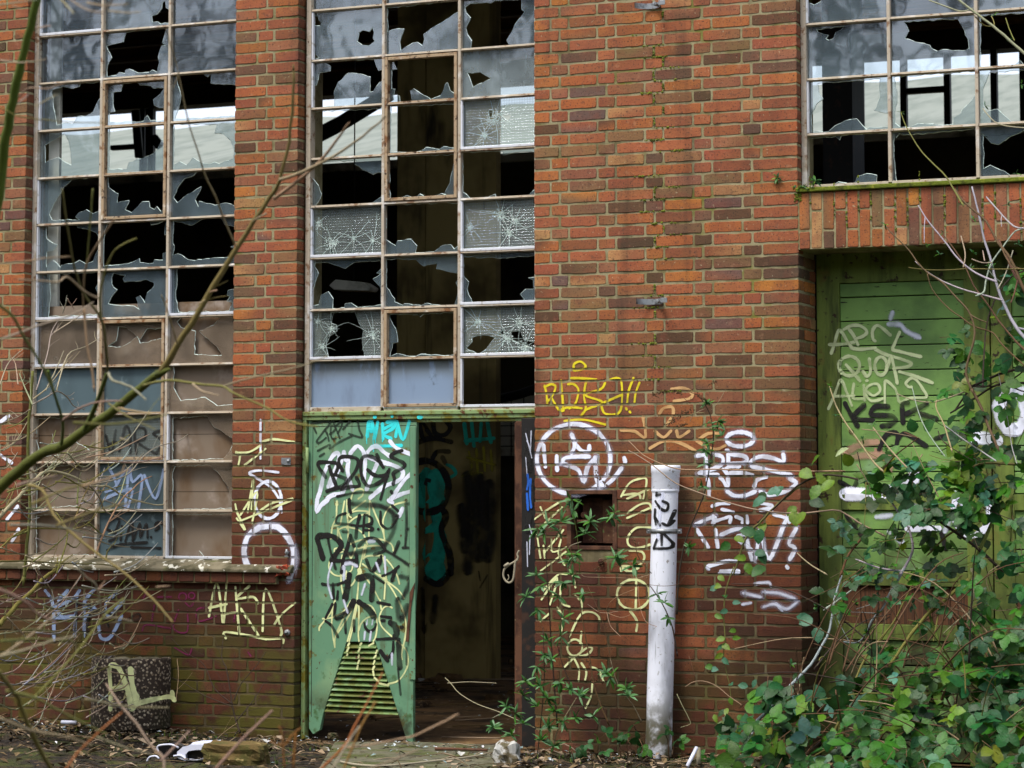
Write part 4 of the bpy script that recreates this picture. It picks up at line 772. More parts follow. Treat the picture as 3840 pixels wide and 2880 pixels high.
strokes('black letters across the gate', gate, 'black', [('G1', '440,1340 520,1490 610,1650;700,1360 560,1530 820,1570;1030,1380 860,1380 790,1480 900,1500 1080,1510 1140,1570 1050,1630 950,1650;1240,1600 1230,1360 1300,1330;1290,1480 1500,1380 1570,1330;1480,1480 1700,1550', 70), ('E3', '778,483 782,487;1010,630 1070,510 1160,500 1150,620;1170,540 1230,500 1400,600;1480,540 1580,510;740,1180 860,1340;760,1360 830,1220;1420,1320 1440,1450;1530,1330 1560,1450;690,900 790,950 830,880', 40)], **GPN)
strokes('dusty pink patches on the gate', gate, 'pink', [('E3', '760,640 880,580 980,570;780,700 900,680 1110,700 1100,790;740,680 760,720', 74)], **GPN)
strokes('big white bubble shapes on the gate', gate, 'white', [('E3', 'o2120,300,110,170;1800,530 1900,540 2000,560;740,1000 1000,1000 1200,930 1300,860', 110), ('E3', 'o1780,1150,150,195;1250,1290 1500,1285', 56)], Y=GY-.006, yf=gateface)
strokes('white letters low on the gate', gate, 'softwhite', [('E3', '1000,1190 1100,1180;1300,1100 1350,1120;1100,1320 1200,1400;1600,1200 1560,1300;1650,1000 1700,1080', 60)], **GPN)
# ------------------------------------------------------------------ meter niche in the broad pier
nb = MB(); t = .026
nb.box(NX0, NX1, .35, .36, NZ0, NZ1); nb.box(NX0+.001, NX0+.012, .02, .349, NZ0+.001, NZ1-.001); nb.box(NX1-.012, NX1-.001, .02, .349, NZ0+.001, NZ1-.001)
nb.box(NX0+.0125, NX1-.0125, .02, .349, NZ1-.014, NZ1-.002); nb.box(NX0+.0125, NX1-.0125, .02, .349, NZ0+.002, NZ0+.014)
niche = nb.build('meter_niche', 'rust', factory, 'dark rusty meter niche set into the pier')
f = MB(); a, b = -.006, .03
f.box(NX0-.004, NX0+t, a, b, NZ0, NZ1); f.box(NX1-t, NX1+.004, a, b, NZ0, NZ1); f.box(NX0+t+.0004, NX1-t-.0004, a+.001, b, NZ1-t, NZ1); f.box(NX0+t+.0004, NX1-t-.0004, a+.001, b, NZ0, NZ0+t)
f.build('niche_frame', 'rust', niche, bevel=.003)
f = MB(); m = NX0+.57*(NX1-NX0); f.box(NX0+.05, m-.004, .14, .16, NZ0+.04, NZ1-.05); f.box(m+.004, NX1-.04, .12, .14, NZ0+.04, NZ1-.06)
f.build('inner_panel', 'rust', niche, bevel=.003)
f = MB(); p = PY(2000+430/2.212, 1400+1215/2.212, .1); f.box(p.x-.04, p.x+.045, .05, .15, p.z-.02, p.z); f.tube([(p.x, .06, p.z+.03), (p.x+.02, .12, p.z+.035)], .02, .02, 10); f.build('pipe_stub', 'rust', niche, bevel=.003)
f = MB(); f.tube([PY(2000+560/2.212, 1400+1560/2.212, -.002), PY(2000+562/2.212, 1400+1560/2.212, -.03)], .02, .018, 12); f.build('wall_bolt', 'rust', factory)
# ------------------------------------------------------------------ white plastic pipe
PAX = -.115
top = PY(2497, 1745, PAX); bot = PY(2468, 2872, PAX); PR = .083
def paxis(z): t = (z-bot.z)/(top.z-bot.z); return bot.x+(top.x-bot.x)*t
pipe = thing('drainpipe', 'white plastic drainpipe with open socket top standing against the brick pier', 'drainpipe', (bot.x, PAX, 0))
zt = top.z
def lathe(mb, prof, n=28, mat=0):
    vs = []; 
    for r, z in prof:
        for k in range(n): a = 2*math.pi*k/n; vs.append((paxis(z)+r*math.cos(a), PAX+r*math.sin(a), z))
    mb.add(vs, [(i*n+k, i*n+(k+1) % n, (i+1)*n+(k+1) % n, (i+1)*n+k) for i in range(len(prof)-1) for k in range(n)], mat, smooth=True)
g = MB(); lathe(g, [(PR, -.12), (PR, .5), (PR, 1.2), (PR, zt-.17)]); g.build('pipe_shaft', 'pvc', pipe)
g = MB(); lathe(g, [(PR, zt-.175), (PR+.004, zt-.165), (PR+.006, zt-.16), (PR+.006, zt-.155), (PR+.003, zt-.15), (PR+.005, zt-.145), (PR+.007, zt-.05), (PR+.010, zt-.045), (PR+.011, zt-.012), (PR+.008, zt), (PR+.002, zt), (PR, zt-.02), (PR, zt-.15)])
g.build('socket', 'pvc', pipe)
g = MB(); cz = PY(2490, 1992, PAX-PR).z; lathe(g, [(PR+.001, cz-.014), (PR+.004, cz-.014), (PR+.004, cz+.014), (PR+.001, cz+.014)])
for sx in (-1, 1):
    x = paxis(cz)+sx*(PR+.003); g.box(min(x, x+sx*.03), max(x, x+sx*.03), PAX-.006, PAX+.006, cz-.015, cz+.015)
    g.tube([(x+sx*.016, PAX-.012, cz), (x+sx*.016, PAX+.012, cz)], .007, .007, 6)
g.tube([(paxis(cz), PAX+PR, cz), (paxis(cz), .01, cz)], .008, .008, 8)
g.build('pipe_clamp', 'zinc', pipe)
def pface(x, z): dx = max(-PR*.98, min(PR*.98, x-paxis(z))); return PAX-math.sqrt(PR*PR-dx*dx)-.0006
CYL = dict(Y=PAX-PR*.85, yf=pface)
strokes('black letters and an arrow running down the pipe', pipe, 'black', [('C3', '1050,920 1030,965 1022,1010;1040,925 1060,922;1035,962 1056,960;1022,1012 1056,1005;1080,1060 1118,1085 1108,1135 1070,1128 1030,1080 1015,1060;1012,1130 1008,1190 1020,1250;1020,1200 1055,1260;1160,1140 1120,1255;1078,1245 1120,1262 1150,1225;1070,1310 1135,1390 1145,1425 1120,1450 1010,1452;1070,1310 1070,1420;1000,1452 1030,1380', 24)], **CYL)
strokes('white paint streak on the pipe', pipe, 'softwhite', [('C3', '1092,880 1065,1100 1045,1290 1040,1360', 54)], **CYL)
# ------------------------------------------------------------------ empty pipe brackets and small fittings
for i, (cx, cy) in enumerate(((2447, 24), (2455, 1132))):
    c = PY(cx, cy, 0); o = thing('pipe_bracket', ('open zinc pipe bracket at the top edge of the broad pier', 'open zinc pipe bracket halfway up the broad pier above the yellow tag')[i], 'bracket', (c.x, 0, c.z), 'empty pipe brackets on the pier')
    g = MB(); r = .085; n = 14; y0 = -.12; vs = []
    for k in range(n+1):
        a = math.pi*(1.02+.9*k/n) if i == 0 else math.pi*(1.0+.95*k/n)
        for rr, dz in ((r, -.018), (r, .018), (r+.003, .018), (r+.003, -.018)): vs.append((c.x-.005+rr*math.cos(a)*.98, -.02-.075+rr*math.sin(a)*-.95, c.z+dz))
    g.add(vs, [(4*k+q, 4*k+(q+1) % 4, 4*k+4+(q+1) % 4, 4*k+4+q) for k in range(n) for q in range(4)])
    g.build('half_ring', 'zinc', o)
    g = MB(); g.box(c.x+.075, c.x+.118, -.10, -.092, c.z-.014, c.z+.016); g.tube([(c.x+.05, .0, c.z-.004), (c.x+.05, -.10, c.z-.004)], .009, .009, 8); g.tube([(c.x+.05, -.085, c.z-.004), (c.x+.05, -.105, c.z-.004)], .015, .015, 6)
    g.build('bolt', 'zinc', o, bevel=.001)
g = MB(); p = PY(1073, 1731, 0); g.box(p.x-.034, p.x+.036, -.006, -.003, p.z-.022, p.z+.026); g.tube([(p.x+.02, -.006, p.z+.004), (p.x+.02, -.014, p.z+.004)], .011, .011, 10)
for k in range(3): g.box(p.x-.028, p.x-.008, -.0075, -.0061, p.z-.014+k*.013, p.z-.008+k*.013)
tag(g.build('metal_plate', 'zinc'), 'small grey metal plate screwed to the first brick pier', 'plate')
g = MB(); p = PY(1078, 2372, 0); g.tube([(p.x, .004, p.z), (p.x, -.012, p.z)], .022, .020, 14); g.tube([(p.x, -.011, p.z), (p.x, -.026, p.z)], .010, .010, 6)
tag(g.build('anchor_bolt', 'zinc'), 'round zinc anchor bolt low on the first brick pier', 'bolt')
g = MB(); p = PY(1081, 2072, 0); g.tube([(p.x, .002, p.z), (p.x, -.03, p.z)], .012, .012, 10); g.tube([(p.x, -.024, p.z-.022), (p.x, -.024, p.z+.024)], .008, .008, 10); g.box(p.x-.012, p.x+.012, -.032, -.018, p.z-.028, p.z-.02)
tag(g.build('wall_tap', 'zinc'), 'tiny metal tap at the end of the stone sill', 'tap')
# cord loop on the post
g = MB(); cp = [PY(x, y, .02) for x, y in spl('B3', '2095,1470 2080,1500 2085,1530 2060,1560 2010,1590 1970,1630 1965,1690 2000,1735 2040,1720 2055,1640 2062,1570 2085,1545')[0]]
g.tube(catmull(cp, 4), .007, .007, 7)
g.tube([cp[4]+Vector((0, -.004, .01)), cp[4]+Vector((-.03, -.004, -.01))], .011, .011, 8)
g.tube(catmull([PY(x, y, .02) for x, y in spl('B4', '2000,55 2010,80 1990,110')[0]], 3), .003, .003, 5)
tag(g.build('cord_loop', 'cord'), 'grey cord loop hanging from the rusty door post', 'cord')
# ------------------------------------------------------------------ the hall behind
FYW = 12.0
def FP(x, y, Y=FYW): return PY(x, y, Y)
fz0, fz1 = FP(1300, 640).z, FP(1300, 353).z; fs = FP(1300, 612).z
FX0, FX1 = -24.0, 6.0
w = MB(); w.box(FX0, FX1, FYW, FYW+.3, -.1, fz0); w.box(FX0, FX1, FYW, FYW+.3, fz1, 7.6); w.box(FX0, -18.2, FYW, FYW+.3, fz0, fz1); w.box(1.5, FX1, FYW, FYW+.3, fz0, fz1)
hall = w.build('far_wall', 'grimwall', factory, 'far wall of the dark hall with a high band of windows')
w = MB(); w.box(-18.2, 1.5, FYW-.06, FYW-.0005, fz0-.01, fs); w.build('sill_band', 'farsill', hall)
w = MB()
for x in (3223, 3386, 3550, 3726, 3835, 530, 561): p = FP(x, 420).x; w.box(p-.035, p+.035, FYW+.02, FYW+.1, fz0, fz1)
a, b = FP(3386, 340), FP(3550, 340); w.box(a.x+.036, b.x-.036, FYW+.02, FYW+.1, a.z-.035, a.z+.03)
a, b = FP(410, 553), FP(523, 548); w.box(a.x, b.x-.036, FYW+.02, FYW+.1, a.z-.03, a.z+.03)
for k in range(6): x = -5.0+k*1.2; w.box(x-.03, x+.03, FYW+.02, FYW+.1, fz0, fz1)
w.build('mullion', 'darksteel', hall)
w = MB(); a, b = FP(1868, 1712), FP(2030, 1480); w.box(a.x-.3, b.x+.6, FYW-.03, FYW-.0005, a.z, b.z)
nb_ = 0
hw = w.build('tile_field', 'tile', hall)
gr = MB(); z = a.z
while z < b.z: gr.box(a.x-.3, b.x+.6, FYW-.034, FYW-.0302, z-.006, z+.006); z += .12
x = a.x-.3
while x < b.x+.6: gr.box(x-.006, x+.006, FYW-.0345, FYW-.0306, a.z, b.z); x += .16
gr.build('tile_joint', 'grimwall', hw)
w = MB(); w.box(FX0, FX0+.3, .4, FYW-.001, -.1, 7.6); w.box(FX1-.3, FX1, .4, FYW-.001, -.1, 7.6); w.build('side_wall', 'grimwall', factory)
w = MB(); w.box(XL-12, FX1, TW+.002, FYW+.3, 7.0, 7.2); 
y = .9
while y < FYW: w.box(FX0+.3, FX1-.3, y, y+.11, 6.78, 6.9995); y += .85
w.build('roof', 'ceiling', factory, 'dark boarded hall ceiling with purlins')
w = MB(); w.box(FX0, FX1, 0.02, FYW+.3, 7.2005, 7.5); w.box(XL-11, XL, .01, .38, -.2, 7.2); w.build('roof_edge', 'grimwall', factory)
# concrete partition pillar seen through the door
PYY = 5.6
a, b, c = PY(1487, 900, PYY), PY(1600, 900, PYY), PY(1868, 1500, PYY)
w = MB(); w.box(a.x, b.x-.012, PYY, PYY+.4, -.02, 6.9); w.box(b.x+.012, c.x, PYY-.05, PYY+.07, -.02, 6.9); w.box(b.x-.0115, b.x+.0115, PYY+.05, PYY+.3, -.02, 6.9)
pil = w.build('concrete_pillar', 'plaster', factory, 'stained concrete pillar behind the door with a turquoise painted shape', bevel=.01)
PP = dict(Y=PYY, yf=lambda x, z: PYY-.004 if x < b.x else PYY-.054)
strokes('turquoise fill of the painted shape', pil, 'teal', [('B3', '1345,860 1370,1000;1420,870 1440,1020;1300,900 1300,1040', 150), ('B3', '1390,1180 1420,1350 1400,1500 1420,1640', 200), ('B4', '1400,-40 1430,30', 170)], **PP)
strokes('black outline of the turquoise shape', pil, 'black', [('B3', '1240,740 1340,725 1450,770 1520,880 1525,1000 1470,1110 1370,1150 1245,1140;1480,1130 1510,1190 1470,1290 1500,1400 1540,1500 1550,1650;1260,870 1380,910', 60), ('B4', '1550,0 1500,90 1430,130 1350,90', 60)], **PP)
strokes('black tags above the turquoise shape', pil, 'black', [('B3', '1270,400 1290,520;1300,400 1380,510;1400,400 1420,500 1500,510 1545,450 1510,400;1260,570 1400,540 1550,570;1400,700 1440,650 1530,650;1480,700 1500,740', 42)], **PP)
strokes('dull yellow scribble on the pillar', pil, 'dimyellow', [('B3', '1700,660 1720,800 1650,850;1760,640 1770,820;1820,620 1830,800;1880,650 1890,800;1690,700 1910,760;1660,840 1800,830', 36)], **PP)
strokes('faded turquoise scribble on the pillar', pil, 'teal', [('B3', '1660,420 1680,580;1720,410 1740,600;1800,420 1790,560;1850,400 1880,570;1670,560 1900,540', 34), ('B3', '1520,760 1560,780 1590,830 1550,860', 30)], **PP)
strokes('dark smears on the pillar', pil, 'softblack', [('B3', '1690,880 1720,1100 1700,1400 1690,1600;1790,900 1800,1200 1780,1500;1870,950 1880,1300 1860,1500;1640,1150 1660,1420', 150), ('B4', '1300,200 1320,500;1420,260 1400,420', 90), ('B4', '1780,30 1790,100;1850,60 1790,160', 20)], **PP)
# other posts, brace, lamp
w = MB(); a, b = PY(3084, 400, 6.0), PY(3196, 400, 6.0); w.box(a.x, b.x, 6.0, 6.4, -.02, 6.9); a, b = PY(500, 470, 9), PY(533, 470, 9); w.build('steel_post', 'darksteel', factory)
w = MB(); w.tube([PY(x, y, 8.5) for x, y in ((1120, 545), (1280, 462), (1460, 352))], .085, .085, 8); w.build('roof_brace', 'darksteel', factory)
w = MB(); w.tube([PY(x, y, 9.5) for x, y in ((1868, 1497), (1950, 1478), (2060, 1440))], .05, .05, 8); w.build('wall_pipe', 'darksteel', factory)
w = MB(); w.tube([PY(x, y, 10.5) for x, y in ((575, 515), (600, 548))], .06, .06, 6); w.tube([PY(x, y, 10.5) for x, y in ((508, 415), (522, 590))], .055, .055, 6); w.tube([PY(x, y, 10.5) for x, y in ((561, 410), (561, 590))], .05, .05, 6); w.build('steel_post', 'darksteel', factory)
a, b = PY(1232, 1066, 4.0), PY(1392, 1096, 4.0)
w = MB(); w.prism([(a.x, a.z-.01), (a.x+.05, a.z-.05), (b.x-.02, b.z+.01), (b.x, b.z+.04), (b.x-.08, b.z+.09), (a.x+.06, a.z+.04)], 4.0, 4.16)
lamp = w.build('ceiling_lamp', 'farsill', bevel=.01); tag(lamp, 'broken strip light hanging in the dark hall behind the middle window', 'lamp')
w = MB(); w.tube([((a.x+b.x)/2, 4.08, a.z+.02), ((a.x+b.x)/2, 4.08, 6.9)], .006, .006, 6); w.build('wire', 'darksteel', lamp)
# roof of the building beyond
w = MB(); e0, e1 = PY(1300, 690, 14.5), PY(1300, 436, 26)
n = 60; xs = [-40+i for i in range(n+1)]
vs = [(x, y, z+(.03 if i % 2 else -.03)) for i, x in enumerate(xs) for y, z in ((14.5, e0.z), (26, e1.z), (26, e1.z-.12), (14.5, e0.z-.12))]
w.add(vs, [(4*i+q, 4*i+(q+1) % 4, 4*i+4+(q+1) % 4, 4*i+4+q) for i in range(n) for q in range(4)])
nbr = thing('neighbouring_shed', 'pale corrugated shed roof glimpsed through the far windows of the hall', 'shed', (-10, 20, 0))
w.build('roof', 'roofsheet', nbr)
w = MB(); w.box(-39.5, 19.5, 15, 25.9, 0, e0.z-.2); w.build('wall', 'plaster', nbr)
# ------------------------------------------------------------------ ground
def gh(x, y):
    if y > -.02: return -.02
    h = .045*mn.noise(Vector((x*.8, y*.8, 0)))+.018*mn.noise(Vector((x*3, y*3, 4)))
    h += .05*max(0, min(1, (-8.2-x)/1.5))-.03*max(0, min(1, (x+5.2)/2))
    if -8.1 < x < -5.9 and y > -1.3: h = h*.2-.012
    return h
xs = [-80, -60, -40, -28, -20, -15]+[-13+.14*i for i in range(86)]+[0, 3, 8, 15, 30, 60, 80]
ys = [-90, -60, -40, -28, -20, -14, -9, -6.5, -5]+[-4+.11*i for i in range(37)]+[-.005, .3, 3, 12, 30, 60, 90]
g = MB(); nx = len(xs)
g.add([(x, y, gh(x, y) if y < -.001 and -20 < x < 8 and y > -14 else -.03) for y in ys for x in xs], [(j*nx+i, j*nx+i+1, (j+1)*nx+i+1, (j+1)*nx+i) for j in range(len(ys)-1) for i in range(nx-1)], smooth=True)
g.build('ground', 'soil', kind='structure')
g = MB(); g.box(FX0, FX1, TW+.001, FYW, -.02, -.012); g.box(XC-.002, XD+.002, -.01, TW, -.02, -.0125); g.build('hall_floor', 'floor', kind='structure')
g = MB(); sl = [PZ(x, y, .02) for x, y in spl('B4', '560,1445 1180,1440 1900,1470 1960,1659 1200,1720 430,1659')[0]]
g.prism([(p.x, -p.y) for p in sl], 0, 1); v = g.v; n = len(sl)
g2 = MB(); g2.add([(p.x, p.y, .022) for p in sl]+[(p.x, p.y, -.06) for p in sl], [tuple(range(n-1, -1, -1))]+[(i, (i+1) % n, (i+1) % n+n, i+n) for i in range(n)])
g2.build('door_slab', 'slab', kind='structure', bevel=.01)
# ------------------------------------------------------------------ concrete planter
pc = PZ(490, 2722, .06); PCR = .272; pz0, pz1 = -.05, PY(490, 2464, pc.y).z
pl_ = thing('concrete_planter', 'round planter of exposed pebble concrete with pale sprayed letters', 'planter', (pc.x, pc.y, 0))
def ring(mb, prof, n=40, mat=0):
    vs = [(pc.x+r*math.cos(2*math.pi*k/n), pc.y+r*math.sin(2*math.pi*k/n), z) for r, z in prof for k in range(n)]
    mb.add(vs, [(i*n+k, i*n+(k+1) % n, (i+1)*n+(k+1) % n, (i+1)*n+k) for i in range(len(prof)-1) for k in range(n)], mat, smooth=True)
g = MB(); ring(g, [(PCR-.03, pz0), (PCR-.03, .045), (PCR-.028, .05), (PCR-.002, .052), (PCR, .06), (PCR, pz1-.012), (PCR-.006, pz1), (PCR-.05, pz1), (PCR-.055, pz1-.05)]); g.build('planter_body', 'pebble', pl_)
g = MB(); n = 40; vs = [(pc.x, pc.y, pz1-.01)]+[(pc.x+(PCR-.05)*math.cos(2*math.pi*k/n)*q, pc.y+(PCR-.05)*math.sin(2*math.pi*k/n)*q, pz1-.014+RN.uniform(-.008, .014)) for q in (.5, 1) for k in range(n)]
g.add(vs, [(0, 1+k, 1+(k+1) % n) for k in range(n)]+[(1+k, 1+n+k, 1+n+(k+1) % n, 1+(k+1) % n) for k in range(n)]); g.build('planter_soil', 'concrete', pl_)
def pf2(x, z): dx = max(-PCR*.98, min(PCR*.98, x-pc.x)); return pc.y-math.sqrt(PCR*PCR-dx*dx)-.002
strokes('pale yellow letters on the planter', pl_, 'pale', [('A4', '935,1165 938,1000 930,820 985,815 1020,870 1045,960 1060,1010;960,1000 1040,985;1078,838 1085,940 1095,1020 1110,1090 1095,1160;1110,1130 1200,1100 1290,1085 1330,1110;1310,1050 1315,1085;1065,1030 1085,1170', 42)], Y=pc.y-PCR*.9, yf=pf2)
# ------------------------------------------------------------------ things lying about
def rock(mb, c, sx, sy, sz, rough=.18, mat=0, n=9, rot=0.0, box=.62):
    vs = []; fs = []; o = RN.random()*50
    for i in range(n+1):
        for k in range(2*n):
            a, b = math.pi*i/n, math.pi*k/n; d = Vector((math.sin(a)*math.cos(b), math.sin(a)*math.sin(b), math.cos(a)))
            m = max(abs(d.x), abs(d.y), abs(d.z)); d2 = d/m*box+d*(1-box); d2 *= 1+rough*mn.noise(d*2.2+Vector((o, 0, 0)))*1.6
            x, y = d2.x*sx, d2.y*sy; vs.append((c.x+x*math.cos(rot)-y*math.sin(rot), c.y+x*math.sin(rot)+y*math.cos(rot), c.z+d2.z*sz))
    m = 2*n
    for i in range(n):
        for k in range(m): fs.append((i*m+k, i*m+(k+1) % m, (i+1)*m+(k+1) % m, (i+1)*m+k))
    mb.add(vs, fs, mat)
def lying(name, label, cat, x, y, sx, sy, sz, mat, rough=.18, z=.0, rot=0.0, group=None):
    c = PZ(x, y, z); g = MB(); rock(g, c+Vector((0, 0, sz*.6)), sx, sy, sz, rough, rot=rot, n=14, box=.9 if 'block' in name or 'lump' in name else .62); return tag(g.build(name, mat), label, cat, group)
lying('rubble_block', 'mossy yellow brown masonry block on the ground beside the black and white plastic part', 'rubble', 884, 2858, .19, .11, .075, 'rubble', .10, .02, .1)
lying('concrete_lump', 'white chipped concrete lump at the foot of the rusty door post', 'rubble', 1902, 2872, .075, .09, .09, 'white', .16, .0, .3)
lying('grey_stone', 'pale blue grey stone on the ground left of the planter', 'stone', 134, 2684, .085, .08, .055, 'paleblue', .3, .05)
lying('brick_fragment', 'small pale fragment lying in front of the door', 'rubble', 1250, 2765, .03, .03, .02, 'white', .3, .01)
g = MB(); a, b = PZ(231, 2708, .07), PZ(287, 2710, .07); g.tube([a, b], .014, .014, 10); tag(g.build('plastic_tube', 'gloss_white'), 'short white plastic tube on the ground left of the planter', 'tube')
ph = thing('plastic_housing', 'cracked black and white plastic lamp housing lying on leaf litter', 'plastic part', tuple(PZ(680, 2850, .02)))
def loc(reg, x, y, z): ox, oy, k = REG[reg]; return PZ(ox+x/k, oy+y/k, z)
base = loc('A4', 1560, 1600, .02)
def hp(x, y, d=0.0):  # a point of the housing in the upright plane it leans in
    ox, oy, k = REG['A4']; p = PY(ox+x/k, oy+y/k, base.y+d); return p
g = MB(); o = [hp(*q) for q in ((1475, 1530), (1520, 1490), (1600, 1475), (1745, 1470), (1748, 1505), (1640, 1500), (1560, 1510), (1530, 1545), (1535, 1590), (1480, 1570))]; n = len(o)
g.add(o+[p+Vector((0, .12, .015)) for p in o], [tuple(range(n)), tuple(range(2*n-1, n-1, -1))]+[(i, (i+1) % n, (i+1) % n+n, i+n) for i in range(n)]); g.build('white_shell', 'gloss_white', ph, bevel=.006)
g = MB(); o = [hp(x, y, .03) for x, y in ((1530, 1520), (1700, 1505), (1748, 1520), (1750, 1620), (1540, 1610), (1440, 1600), (1500, 1570))]; n = len(o)
g.add(o+[p+Vector((0, .1, 0)) for p in o], [tuple(range(n)), tuple(range(2*n-1, n-1, -1))]+[(i, (i+1) % n, (i+1) % n+n, i+n) for i in range(n)])
o = [hp(x, y, .05) for x, y in ((1310, 1475), (1400, 1465), (1470, 1490), (1440, 1540), (1370, 1560), (1320, 1530))]; n = len(o)
g.add(o+[p+Vector((0, .1, 0)) for p in o], [tuple(range(n)), tuple(range(2*n-1, n-1, -1))]+[(i, (i+1) % n, (i+1) % n+n, i+n) for i in range(n)]); g.build('black_shell', 'gloss_black', ph, bevel=.006)
g = MB()
for s in ('1315,1525 1305,1490 1330,1470 1420,1465 1480,1490', '1220,1605 1240,1570 1290,1560 1320,1580', '1535,1588 1640,1590 1725,1570 1730,1520', '1440,1560 1500,1555 1540,1585'):
    g.tube(catmull([hp(x*1.0, y, -.004) for x, y in [tuple(float(v) for v in t.split(',')) for t in s.split()]], 4), .006, .006, 6)
g.build('white_rim', 'gloss_white', ph)
g = MB(); g.tube(catmull([loc('B4', x, y, .035) for x, y in ((1395, 1500), (1600, 1503), (1830, 1512))], 3), .011, .009, 6); tag(g.build('rusty_rod', 'rust'), 'thin rust red rod lying in front of the doorway', 'rod')
g = MB(); g.tube(catmull([loc('B4', x, y, .034) for x, y in ((610, 1605), (760, 1633), (1000, 1640), (1400, 1600), (1650, 1572), (1820, 1545))], 4), .008, .007, 6); tag(g.build('pale_cane', 'cord'), 'long pale dry cane lying on the slab before the door', 'stick')
g = MB(); a = loc('C4', 1268, 1665, .0); g.tube([a, PY(2000+1355/2.212, 2130+1490/2.212, a.y+.12)], .012, .012, 8); tag(g.build('white_rod', 'gloss_white'), 'thin white rod leaning in the weeds right of the pipe foot', 'rod')
g = MB(); a = loc('C4', 1370, 1650, .0); g.tube([a, PY(2000+1372/2.212, 2130+1500/2.212, a.y+.1)], .014, .014, 8); tag(g.build('grey_stake', 'concrete'), 'short grey stake beside the white rod by the pipe', 'stake')
for x, y, lb, m in ((242, 2738, 'teal glass scrap on the ground left of the planter foot', 'paleblue'), (335, 2733, 'pale teal glass scrap touching the planter foot', 'paleblue'), (980, 2788, 'crumpled white scrap beside the mossy rubble block', 'white'), (1578, 2556, 'red and white cigarette packet scrap inside the doorway', 'white'), (1640, 2574, 'crumpled white paper inside the doorway', 'white'), (1210, 2820, 'white feather like scrap on the slab corner', 'white'), (790, 2755, 'white paper scrap by the wall left of the door', 'white'), (1728, 2838, 'white pebble of foam on the slab', 'white'), (1935, 2750, 'white plastic cup scrap beside the door post', 'white')):
    c = PZ(x, y, .02); g = MB(); n = 7; s = .045
    P = [(c.x+s*math.cos(k*6.283/n)*RN.uniform(.5, 1.2), c.y+s*math.sin(k*6.283/n)*RN.uniform(.5, 1.2), c.z+RN.uniform(0, .035)) for k in range(n)]
    g.add(P+[(c.x, c.y, c.z+.03)], [(k, (k+1) % n, n) for k in range(n)]); tag(g.build('litter_scrap', m), lb, 'litter', 'scraps of litter on the ground')
g = MB(); c = PY(1063, 2139, -.03); rock(g, c, .045, .03, .03, .5, n=8, box=.8); MT['rawbrick'] = mk('raw brick', (150, 62, 34), .9, [((196, 150, 130), 20, .6, .7), ((80, 30, 16), 14, .5, .7)], (50, .8, .006)); g.build('broken_brick', 'rawbrick', factory, 'broken raw red brick at the end of the sill')
def flake(mb, p, s, col, el=1.0):
    a = RN.random()*6.28; t = RN.uniform(-.5, .5); u = Vector((math.cos(a), math.sin(a), t)); v = Vector((-math.sin(a), math.cos(a), RN.uniform(-.5, .5)))
    p = Vector(p)
    mb.add([p-u*s*el, p-v*s*.45+Vector((0, 0, s*.2)), p+u*s*el*.2+v*s*.1, p+u*s*el, p+v*s*.5+Vector((0, 0, s*.25))], [(0, 1, 2), (1, 3, 2), (3, 4, 2), (4, 0, 2)], 0, col)
lt = MB(); LC = [lin(c) for c in ((84, 66, 40), (108, 90, 60), (60, 48, 30), (138, 118, 92), (46, 38, 24), (150, 132, 110))]
for _ in range(3200):
    x = RN.uniform(-11.2, -3.2); y = -abs(RN.gauss(0, 1.15))-.02
    if -7.5 < x < -6.3 and RN.random() < .65: continue
    flake(lt, (x, y, gh(x, y)+.012+RN.random()*.02), RN.uniform(.012, .045), RN.choice(LC))
lt.build('leaf_litter', 'litter', kind='stuff')
gt_ = MB()
for _ in range(900):
    x = RN.choice((RN.uniform(-11, -8), RN.uniform(-8.2, -3.5))); y = -abs(RN.gauss(0, .7))-.03
    if mn.noise(Vector((x*1.6, y*1.6, 9))) < .02: continue
    p = Vector((x, y, gh(x, y)))
    for q in range(3):
        d = Vector((RN.gauss(0, .5), RN.gauss(-.1, .5), 1)).normalized(); h = RN.uniform(.015, .05); s = Vector((d.y, -d.x, 0)).normalized()*.004 if abs(d.x)+abs(d.y) > .01 else Vector((.004, 0, 0))
        gt_.add([p-s, p+s, p+d*h], [(0, 1, 2)], 0, RN.choice((lin((70, 96, 24)), lin((92, 110, 34)), lin((54, 78, 20)))))
gt_.build('moss_and_grass', 'litter', kind='stuff')
lt = MB(); WC = [lin(c) for c in ((190, 200, 205), (150, 170, 172), (210, 210, 214), (120, 140, 140))]
for _ in range(420):
    x = RN.uniform(-10.8, -5.2); y = RN.choice((-abs(RN.gauss(0, .55))-.03, -abs(RN.gauss(0, .25))-.03)); z = gh(x, y)+.02
    if x > XC and x < XD: z = max(z, .03)
    flake(lt, (x, y, z), RN.uniform(.004, .021), RN.choice(WC))
for _ in range(420):
    x = RN.uniform(-10.5, -5); y = RN.uniform(.05, 7); flake(lt, (x-y*.3, y, 0), RN.uniform(.006, .022), RN.choice(WC+LC))
lt.build('glass_splinters', 'litter', kind='stuff')
rb = MB()
for _ in range(70): c = Vector((RN.uniform(-13, -7.5), RN.uniform(1.5, 9), -.01)); rock(rb, c, RN.uniform(.03, .12), RN.uniform(.03, .12), RN.uniform(.015, .06), .3, n=4)
rb.build('floor_rubble', 'floor', kind='stuff')
sk = MB()
for _ in range(260):
    x, y = RN.uniform(-10.8, -3.6), -abs(RN.gauss(0, 1.0))-.05; a = RN.random()*6.28; L = RN.uniform(.06, .35); z = gh(x, y)+.025
    sk.tube(catmull([Vector((x, y, z)), Vector((x+L*.5*math.cos(a), y+L*.5*math.sin(a), z+RN.uniform(0, .04))), Vector((x+L*math.cos(a+.2), y+L*math.sin(a+.2), z))], 2), .004, .002, 4, RN.choice(LC))
